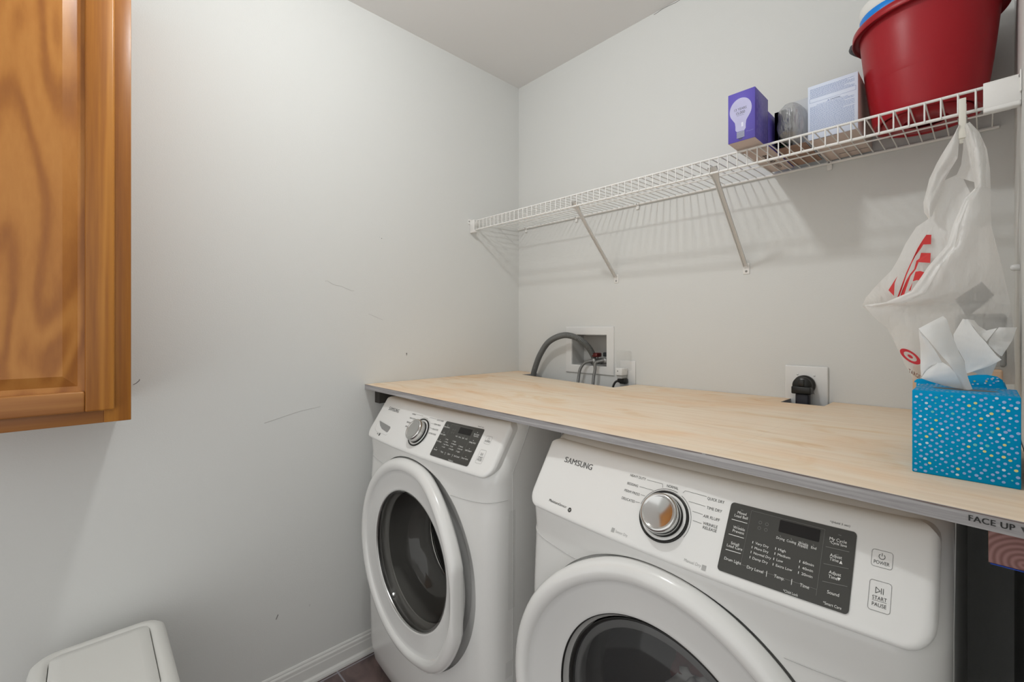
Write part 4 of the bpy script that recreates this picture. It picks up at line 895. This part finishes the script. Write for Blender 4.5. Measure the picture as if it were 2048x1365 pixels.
# red bucket with grey grips
def bucket():
    cx_, cy_ = 1.5210, -0.155; z0 = deck(1.43, -0.06) + 0.0004
    t = thing('bucket', 'large dark red plastic bucket with a rolled rim, at the right end of the shelf', 'bucket', (cx_, cy_, z0)); o = t.location
    H = 0.240
    prof = [(0.001, 0.010), (0.080, 0.010), (0.090, 0.002), (0.094, 0.0), (0.0965, 0.004), (0.0985, 0.02), (0.106, 0.07), (0.113, 0.13), (0.119, 0.19), (0.1225, 0.226), (0.1235, H - 0.012), (0.1335, H - 0.014), (0.1355, H - 0.020), (0.137, H - 0.018), (0.1365, H - 0.004), (0.133, H), (0.128, H + 0.001), (0.1215, H - 0.003), (0.1195, H - 0.02), (0.110, 0.10), (0.095, 0.02), (0.001, 0.014)]
    def fn(p, r):
        # oval plan, wider rim lip at the left
        x, y, z = p; return (x, cy_ + (y - cy_) * 1.02, z)
    b = MB(); b.lathe(prof, (cx_, cy_, z0), 'z', m_red, 96, True, fn); b.build('body', t, o)
    b = MB(); b.lathe([(0.040, 0.000), (0.078, -0.0005), (0.080, 0.006)], (cx_, cy_, z0), 'z', m_red, 48); b.build('base_ring', t, o)
    for sg in (-1, 1):
        b = MB(); a0 = PI if sg < 0 else 0
        p = []
        for k in range(13):
            a = a0 + lerp(-0.26, 0.26, k / 12) + (-0.28 if sg < 0 else 0.0); rr = 0.137 + 0.010 * math.sin(PI * k / 12); rr = min(rr, (1.657 - cx_)) if sg > 0 else rr
            p.append((cx_ + rr * math.cos(a), cy_ + 1.02 * rr * math.sin(a), z0 + H + 0.002 - 0.006 * math.cos(PI * k / 12) ** 2))
        b.tube(p, 0.0075, m_red if sg > 0 else m_dgrey, 10); b.build('grip', t, o)
    # white tub with a blue band and a clear jar inside
    z1 = z0 + 0.0165
    t = thing('tub', 'white round tub with a bright blue band, standing in the red bucket', 'tub', (1.480, -0.150, z1)); o = t.location
    b = MB(); b.lathe([(0.001, 0), (0.052, 0), (0.060, 0.06), (0.078, 0.232), (0.0785, 0.236)], (1.480, -0.150, z1), 'z', m_tubw, 48); b.build('body', t, o)
    b = MB(); b.lathe([(0.0792, 0.236), (0.0812, 0.239), (0.0828, 0.262), (0.0815, 0.264)], (1.480, -0.150, z1), 'z', m_tubb, 48); b.build('band', t, o)
    b = MB(); b.lathe([(0.0815, 0.264), (0.0835, 0.268), (0.0835, 0.288), (0.078, 0.2925), (0.001, 0.2925)], (1.480, -0.150, z1), 'z', m_tubw, 48); b.build('lid', t, o)
    z2 = z1 + 0.2925
bucket()

# ---------------------------------------------------------------- laundry outlet box, valves and hoses
def outlet_box():
    t = thing('laundry_outlet_box', 'white recessed laundry supply box in the back wall above the worktop', 'outlet box', (0.437, 0, 1.03)); o = t.location
    X0, X1, Z0, Z1 = 0.3100, 0.5650, 1.034, 1.2375
    b = MB(); oo = [(X0, Z0), (X1, Z0), (X1, Z1), (X0, Z1)]; ii = [(hx0, hz0), (hx1, hz0), (hx1, hz1), (hx0, hz1)]
    def L(pts, y, g=0): return [(x + (g if x < 0.43 else -g), y, z + (g if z < 1.13 else -g)) for x, z in pts]
    b.grid([L(oo, 0.0), L(oo, -0.004), L(oo, -0.0062, 0.002), L(oo, -0.0065, 0.006), L(ii, -0.0065, -0.004), L(ii, -0.0055, -0.001), L(ii, 0.002)], m_plate, True, False); b.build('flange', t, o)
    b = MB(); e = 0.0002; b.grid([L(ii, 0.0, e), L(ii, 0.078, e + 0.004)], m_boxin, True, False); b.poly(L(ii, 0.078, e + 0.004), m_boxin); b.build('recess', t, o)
outlet_box()
def valve(x, z, m, kind, label):
    t = thing('valve', label, 'valve', (x, 0.03, z)); o = t.location
    b = MB(); b.lathe([(0.001, 0.075), (0.012, 0.072), (0.012, 0.012), (0.0135, 0.010), (0.0135, -0.004), (0.001, -0.004)], (x, 0, z), 'y', m_braid, 16); b.lathe([(0.006, 0), (0.006, 0.030)], (x, 0.030, z), 'z', m_braid, 12)
    b.lathe([(0.010, -0.030), (0.010, -0.012)], (x, 0.035, z), 'z', m_boxin, 16); b.build('valve_body', t, o)
    b = MB(); b.box(x - 0.017, x + 0.013, 0.012, 0.048, z + 0.018, z + 0.036, m, 0.004); b.build('handle', t, o)
valve(0.4560, 1.0880, m_valve, 0, 'hot water valve with a dark red handle in the supply box')
valve(0.5145, 1.0920, mat('navy_handle', (0.01, 0.015, 0.02), 0.4), 1, 'cold water valve with a blackish handle, at right in the supply box')
def hose(nm, pts, r, m, label, cat, rib=None, seg=12, n=10, group=None):
    p = smooth_path(pts, n)
    if rib:
        q = []; d = [0]
        for a, c in zip(p, p[1:]): d.append(d[-1] + (Vector(c) - Vector(a)).length)
        N = int(d[-1] / rib * 4); j = 0
        for k in range(N + 1):
            s_ = d[-1] * k / N
            while j < len(d) - 2 and d[j + 1] < s_: j += 1
            t = (s_ - d[j]) / max(1e-9, d[j + 1] - d[j]); q.append(tuple(Vector(p[j]).lerp(Vector(p[j + 1]), t)))
        b = MB(); b.tube(q, r, m, seg, True, lambda i: r * (1.0, 1.0, 0.80, 0.80)[i % 4])
    else:
        b = MB(); b.tube(p, r, m, seg)
    return tag(b.build(nm, None, (0, 0, 0)), label, cat, group)
hose('drain_hose', [(0.140, -0.050, 0.93), (0.1485, -0.052, 1.00), (0.1700, -0.055, 1.055), (0.205, -0.058, 1.115), (0.262, -0.062, 1.172), (0.345, -0.062, 1.200), (0.408, -0.045, 1.188), (0.434, -0.008, 1.152), (0.4385, 0.028, 1.110), (0.434, 0.045, 1.085)], 0.0135, m_hose, 'thick grey ribbed drain hose arching from the worktop notch into the supply box', 'hose', 0.0054, 14)
for (x, zb, xx, xb, lab) in ((0.4560, 1.0880, 0.414, 0.411, 'braided steel hose on the hot valve, left of the pair'), (0.5145, 1.0920, 0.492, 0.490, 'braided steel hose on the cold valve, right of the pair')):
    h_ = hose('supply_hose', [(x, 0.016, zb), (x - 0.006, -0.012, zb + 0.001), (x - 0.022, -0.032, zb - 0.008), (xx + 0.006, -0.042, zb - 0.034), (xx + 0.001, -0.045, zb - 0.065), (xb, -0.046, 0.99), (xb - 0.004, -0.048, 0.93)], 0.0070, m_braid, lab, 'hose', 0.0028, 10, 10)
    b = MB(); b.lathe([(0.0075, -0.014), (0.0118, -0.012), (0.0118, -0.002), (0.0100, 0.000)], (x - 0.001, 0.024, zb), 'y', m_braid, 6, False); b.build('hose_nut', h_)

# duplex outlet with a clear bubble cover, a white adapter and a black plug
def duplex():
    t = thing('wall_outlet', 'white wall outlet plate at right of the supply box, with a clear bubble cover', 'outlet', (0.63, 0, 1.05)); o = t.location
    b = MB(); b.box(0.594, 0.6640, -0.005, -0.0002, 0.978, 1.100, m_plate, 0.002, 2); b.build('plate', t, o)
    b = MB(); b.box(0.595, 0.650, -0.034, -0.006, 1.060, 1.140, m_cover, 0.006, 3); b.build('clear_cover', t, o)
duplex()
b = MB(); b.box(0.6010, 0.6330, -0.052, -0.008, 1.0420, 1.0720, m_plate, 0.004, 3); b.box(0.606, 0.629, -0.046, -0.008, 1.0300, 1.0425, m_boxin, 0.001)
a = b.build('plug_adapter', None, (0.617, -0.03, 1.05)); tag(a, 'small white plug adapter with a grey dot, in the outlet beside the supply box', 'adapter')
b = MB(); b.lathe([(0.0005, -0.0526), (0.0030, -0.0524)], (0.614, 0, 1.060), 'y', m_greyp, 14); b.build('indicator', a, (0.617, -0.03, 1.05)).location = (0, 0, 0)
t = thing('power_plug', 'black power plug with its cord dropping behind the worktop, under the white adapter', 'plug', (0.62, -0.03, 1.02)); o = t.location
b = MB(); b.box(0.6080, 0.6360, -0.034, -0.009, 1.0080, 1.0290, m_black, 0.004, 2); b.box(0.5985, 0.612, -0.034, -0.018, 1.0120, 1.0280, m_black, 0.004, 2); b.build('plug_body', t, o)
b = MB(); b.tube(smooth_path([(0.606, -0.026, 1.020), (0.592, -0.032, 1.014), (0.585, -0.038, 0.998), (0.582, -0.042, 0.97), (0.580, -0.045, 0.93)], 6), 0.0042, m_black, 8); b.build('cord', t, o)

def dryer_outlet():
    t = thing('wall_outlet', 'square white dryer outlet plate on the back wall above the worktop', 'outlet', (1.245, 0, 1.05)); o = t.location
    b = MB(); b.box(1.1885, 1.3010, -0.0070, -0.0002, 0.985, 1.1150, m_plate, 0.004, 4); b.build('plate', t, o)
    for x, z in ((1.2230, 1.0885), (1.2665, 1.0870), (1.2665, 1.0350)):
        b = MB(); b.lathe([(0.0005, -0.0085), (0.0028, -0.0078), (0.0032, -0.0068)], (x, 0, z), 'y', m_plate, 12); b.build('screw', t, o)
    p = thing('power_plug', 'chunky round black dryer plug in the square outlet plate', 'plug', (1.245, -0.03, 1.05)); o = p.location
    b = MB(); b.lathe([(0.0265, -0.0072), (0.0285, -0.010), (0.0285, -0.020), (0.0255, -0.022), (0.0255, -0.040), (0.0235, -0.044), (0.001, -0.0455)], (1.2430, 0, 1.0585), 'y', m_black, 40)
    b.box(1.2180, 1.2680, -0.054, -0.018, 1.0340, 1.0560, m_black, 0.003, 2); b.box(1.2350, 1.2500, -0.0485, -0.030, 1.0560, 1.0760, m_black, 0.002, 2); b.build('plug_body', p, o)
    b = MB(); b.box(1.2260, 1.2620, -0.046, -0.022, 0.93, 1.0360, mat('dryer_cord', (0.014, 0.014, 0.022), 0.45), 0.006, 3); b.build('cord', p, o)
dryer_outlet()
t = thing('wall_hook', 'small white hook knob on the right wall at the edge of the photo', 'hook', (RX, -0.25, 1.347))
b = MB(); b.lathe([(0.0005, -0.0130), (0.0050, -0.0122), (0.0066, -0.0090), (0.0066, -0.0002)], (RX, -0.25, 1.347), 'x', m_plate, 20); b.build('knob', t, t.location)

# ---------------------------------------------------------------- tissue boxes
def tissue_box(x0, x1, y0, y1, z0, z1, label, seed, slot, flap=None):
    t = thing('tissue_box', label, 'tissue box', (0.5 * (x0 + x1), 0.5 * (y0 + y1), z0), 'blue spotted tissue boxes'); o = t.location
    b = MB(); b.box(x0, x1, y0, y1, z0, z1, m_blue, 0.0012, 2)
    rnd = random.Random(seed); dots = [m_dotb] * 18 + [m_doty] * 2 + [m_dotw] * 2 + [m_dotg] * 1
    def spots(f, w, h, avoid=None, off=0):
        q = 0.0108; i = 0; v = 0.004
        while v < h - 0.0015:
            u = 0.004 + (q / 2 if i % 2 else 0) + 0.0010 * math.sin(i * 1.3 + off)
            while u < w - 0.0015:
                uu, vv = u + rnd.uniform(-0.0008, 0.0008), v + rnd.uniform(-0.0008, 0.0008) + u * 0.03
                r = rnd.choice((0.0011, 0.0014, 0.0018, 0.0020, 0.0018)); m = rnd.choice(dots)
                if m in (m_doty, m_dotw): r = max(r, 0.0018)
                if 0.0015 < uu < w - 0.002 and 0.0015 < vv < h - 0.002 and not (avoid and avoid(uu, vv)):
                    b.poly([f(uu + r * math.cos(a * PI / 6), vv + r * 0.92 * math.sin(a * PI / 6)) for a in range(12)], m)
                u += q
            v += q * 0.375; i += 1
    e = 0.0003
    spots(lambda u, v: (x0 + u, y0 - e, z0 + v), x1 - x0, z1 - z0)
    spots(lambda u, v: (x0 - e, y1 - u, z0 + v), y1 - y0, z1 - z0, None, 2)
    spots(lambda u, v: (x0 + u, y0 + v, z1 + e), x1 - x0, y1 - y0, slot, 1)
    b.build('carton', t, o)
    return t, o
xa, xb = 1.5432, 1.6485; ya, yb_ = -0.707, -0.597; zt = 1.1365; zc0 = ctop(1.6, -0.65) + 0.0004
cxm, cym = 1.596, -0.652
tb, ob = tissue_box(xa, xb, ya, yb_, zc0, zt, 'blue spotted tissue box at the front right of the worktop, tissue folded over', 4, lambda u, v: ((u - 0.0525) / 0.037) ** 2 + ((v - 0.055) / 0.030) ** 2 < 1)
b = MB(); ring = [(cxm + 0.034 * math.cos(a), cym + 0.026 * math.sin(a)) for a in [2 * PI * k / 40 for k in range(40)]]
b.poly([(x, y, zt + 0.0004) for x, y in ring], m_cover); b.poly([(cxm + (x - cxm) * 1.0, cym + (y - cym) * 0.5, zt + 0.0003) for x, y in ring], m_ink); b.build('slot', tb, ob)
def sheets(keys, name, parent, o, n=14, amp=0.0008, m=m_tissue, seed=1, yb=0):
    b = MB()
    for k in keys:
        R = globals()[k]; rows = []
        for i in range(len(R) - 1):
            for s_ in range(3 if i < len(R) - 2 else 4):
                t_ = s_ / 3; A = [lerp(R[i][c], R[i + 1][c], t_) for c in range(6)]
                row = []
                for j in range(n + 1):
                    q = j / n; x, y, z = (lerp(A[c], A[c + 3], q) for c in range(3))
                    bulge = math.sin(PI * q); w = math.sin(q * 9 + i * 1.1 + seed) * math.sin(i * 0.9 + s_ * 0.3 + seed)
                    row.append((x, y - yb * bulge + amp * w, z))
                rows.append(row)
        b.grid(rows, m)
    return b.build(name, parent, o)
sheets(['TA', 'TB', 'TC'], 'tissue', tb, ob, 12, 0.0006, m_tissue, 1, 0.003)
y2a, y2b = -0.585, -0.480
tc_, oc_ = tissue_box(xa - 0.005, 1.6390, y2a, y2b, ctop(1.6, -0.53) + 0.0004, 1.1375, 'blue spotted tissue box behind the front one, its torn top flap bulging up', 9, lambda u, v: False)
b = MB(); fl = [(x, y, z) for x, y, z in FLAP]
for k in (0, 1):
    part = fl[:7] if k == 0 else fl[6:]
    base = [(x, y2a + 0.0005, 1.1370) for x, y, z in part]
    b.grid([base, [(x, y2a + 0.001, max(1.1372, z)) for x, y, z in part], [(x, y2a + 0.03, max(1.1372, z - 0.002)) for x, y, z in part], [(x, y2a + 0.07, 1.1376) for x, y, z in part]], m_blue, False, True)
rnd = random.Random(6)
for k in range(16):
    x = 1.590 + rnd.uniform(0.0, 0.042); z = 1.1395 + rnd.uniform(0, 0.0125); r = 0.0013
    b.poly([(x + r * math.cos(a * PI / 6), y2a + 0.0002, z + 0.8 * r * math.sin(a * PI / 6)) for a in range(12)], rnd.choice([m_dotb, m_dotw, m_doty, m_dotw]))
b.build('torn_flap', tc_, oc_)
sheets(['TD', 'TE', 'TF', 'TG'], 'tissue', tc_, oc_, 12, 0.0006, m_tissue, 2, 0.002)

# ---------------------------------------------------------------- plastic bag held by a clip
t = thing('plastic_bag', 'crumpled white plastic shopping bag with red stripes, clipped to the shelf', 'bag', (1.57, -0.32, 1.40)); o = t.location
def bag_sheet(keys, nm, amp, yb, n=26, seed=0, m=None):
    return sheets(keys, nm, t, o, n, amp, m or m_bag, seed, yb)
bag_sheet(['BAG_FRONT'], 'front_panel', 0.0035, 0.020, 30, 1, m_bagf)
# thicker gathered hem along the open edge, and the doubled right strap
HEM = [(r[0], r[1] - 0.004, r[2], lerp(r[0], r[3], 0.16), lerp(r[1], r[4], 0.16) - 0.013, lerp(r[2], r[5], 0.16) - 0.004) for r in BAG_FRONT[4:12]]
STRAP2 = [(r[0], r[1] - 0.003, r[2], r[3], r[4] - 0.003, r[5]) for r in BAG_FRONT[:5]]
bag_sheet(['HEM'], 'hem', 0.0015, 0.002, 10, 1)
bag_sheet(['STRAP2'], 'right_strap', 0.0035, 0.016, 14, 5)
bag_sheet(['BAG_STRAP'], 'left_strap', 0.0040, 0.012, 14, 2)
bag_sheet(['BAG_BACK', 'BAG_REAR_STRAP'], 'back_panel', 0.0020, 0.0, 20, 3)
bag_sheet(['BAG_REAR'], 'rear_panel', 0.0030, -0.015, 20, 4)
b = MB()
for p in PRINT: b.poly([(x, y - 0.0, z) for x, y, z in p], m_redink2)
pr_ = b.build('stripe_print', t, o)
def logo():
    b = MB(); (p0, p1), (q0, q1), _ = LOGO
    # red ring and dot seen at a slant, and a line of red lettering under it
    A = Vector(p0); B = Vector(p1); c = (A + B) / 2 ; ax = (B - A) / 2; ay = Vector((ax.z, 0, -ax.x)) * 0.0 + Vector((0.0055, 0, 0.0075))
    def el(k, off=0): return [tuple(c + ax * k * math.cos(a) + ay * k * math.sin(a) + Vector((0, -0.012 - off, 0))) for a in [2 * PI * i / 32 for i in range(32)]]
    b.grid([el(1.0), el(0.62)], m_redink, True, False); b.poly(el(0.26), m_redink)
    return b
logo().build('ring_print', t, o)
b = MB(); (p0, p1), (q0, q1), _ = LOGO
A = Vector(q0) + Vector((0, -0.012, 0)); D = (Vector(q1) - Vector(q0)) ; f = lambda u, v: tuple(A + D * u + Vector((0, 0, v)))
b.text('TARGET', 0.0, 1.25, -0.004, f, m_redink, 0.0085, True); b.build('lettering', t, o)
c = MB(); C4 = [Vector(p) for p in CARD]
y_in = 0.020
c.add([tuple(p + Vector((0, y_in, 0))) for p in C4] + [tuple(p + Vector((0, y_in + 0.002, 0))) for p in C4], [(0, 1, 2, 3), (7, 6, 5, 4), (0, 4, 5, 1), (1, 5, 6, 2), (2, 6, 7, 3), (3, 7, 4, 0)], m_cardk)
co = c.build('card', None, (0, 0, 0)); tag(co, 'dark grey printed card showing through the white plastic bag', 'card')
w = MB(); u_ = (Vector(CARDTXT[1]) - Vector(CARDTXT[0])); u1_ = u_.normalized(); v_ = Vector((-u1_.z, 0, u1_.x)); A = Vector(CARDTXT[0])
f = lambda u, v: tuple(A + u1_ * u + v_ * v + Vector((0, y_in - 0.0008, 0)))
w.text('MEDLINE', 0.0, u_.length, -0.004, f, m_inkl, 0.0075, True, True)
w.poly([tuple(Vector(CARDTXT[2]) + Vector((0.001, y_in - 0.0008, 0))), tuple(Vector(CARDTXT[2]) + Vector((-0.003, y_in - 0.0008, 0))), tuple(Vector(CARDTXT[3]) + Vector((0, y_in - 0.0008, 0)))], m_inkl)
w.build('card_print', co)
# tan carton at the bottom of the bag
b = MB(); b.box(1.512, 1.640, -0.325, -0.275, 1.090, 1.148, m_tan, 0.004, 2); tag(b.build('carton', None, (1.57, -0.3, 1.09)), 'tan carton in the bottom of the plastic bag, behind the tissue boxes', 'box')
b = MB(); b.box(1.575, 1.645, -0.315, -0.27, 1.152, 1.255, mat('grey_sleeve', (0.30, 0.30, 0.29), 0.7), 0.006, 3); tag(b.build('pouch', None, (1.61, -0.29, 1.15)), 'grey pouch making a dark shape low in the plastic bag', 'pouch')
# clip
t = thing('clothes_clip', 'ivory clothes clip pinching the plastic bag to the shelf lip', 'clip', (1.586, -0.315, 1.64)); o = t.location
b = MB(); b.box(1.5808, 1.5912, -0.3345, -0.3290, 1.6005, 1.6790, m_clip, 0.0008, 2); b.build('front_leg', t, o)
b = MB(); b.box(1.5808, 1.5912, -0.300, -0.2960, 1.6005, 1.6790, m_clip, 0.0008, 2); b.build('rear_leg', t, o)
b = MB(); b.tube([(1.5798, -0.3345, 1.6405), (1.5798, -0.2965, 1.6405), (1.5922, -0.2965, 1.6405), (1.5922, -0.3345, 1.6405)], 0.0007, m_screw, 6); b.build('spring', t, o)

# ---------------------------------------------------------------- white bin
def bin_():
    x0, x1, y0, y1, zt = 0.065, 0.430, -1.682, -1.424, 0.450
    t = thing('waste_bin', 'white plastic waste bin with a swing lid, on the floor at bottom left', 'bin', (0.25, -1.55, 0)); o = t.location
    def rr(ins, z, r=0.045, dome=0):
        pts = []; a0, a1, b0, b1 = x0 + ins, x1 - ins, y0 + ins, y1 - ins; r = max(0.006, r - ins * 0.3)
        for cx_, cy_, s0 in ((a1 - r, b1 - r, 0), (a0 + r, b1 - r, PI / 2), (a0 + r, b0 + r, PI), (a1 - r, b0 + r, 1.5 * PI)):
            for k in range(9): a = s0 + PI / 2 * k / 8; pts.append((cx_ + r * math.cos(a), cy_ + r * math.sin(a), z))
        return pts
    b = MB(); b.grid([rr(0.05, 0.001), rr(0.042, 0.004), rr(0.036, 0.02), rr(0.012, 0.36), rr(0.012, 0.385)], m_bin, True); b.poly(rr(0.05, 0.001)[::-1], m_bin); b.build('bin_body', t, o)
    b = MB(); b.grid([rr(0.010, 0.375), rr(0.002, 0.380), rr(0.0, 0.39), rr(0.002, 0.425), rr(0.006, 0.441), rr(0.014, zt - 0.0005), rr(0.024, zt + 0.001), rr(0.036, zt + 0.001), rr(0.037, zt - 0.006)], m_bin, True); lid = b.build('lid', t, o)
    b = MB()
    def fl(ins, z): return [(p[0] + (0.004 if p[0] < 0.2 else -0.004) * 0, p[1], p[2]) for p in rr(ins, z, 0.03)]
    b.grid([fl(0.0385, zt - 0.010), fl(0.0385, zt + 0.000), fl(0.040, zt + 0.0015), fl(0.06, zt + 0.0030)], m_bin, True); b.poly(fl(0.06, zt + 0.0030), m_bin)
    q = b.build('swing_flap', lid, o); q.location = (0, 0, 0)
    b = MB(); b.box(x1 - 0.10, x1 - 0.085, y1 - 0.004, y1 + 0.004, 0.395, 0.405, m_greyp, 0.001); b.build('pivot', t, o)
bin_()
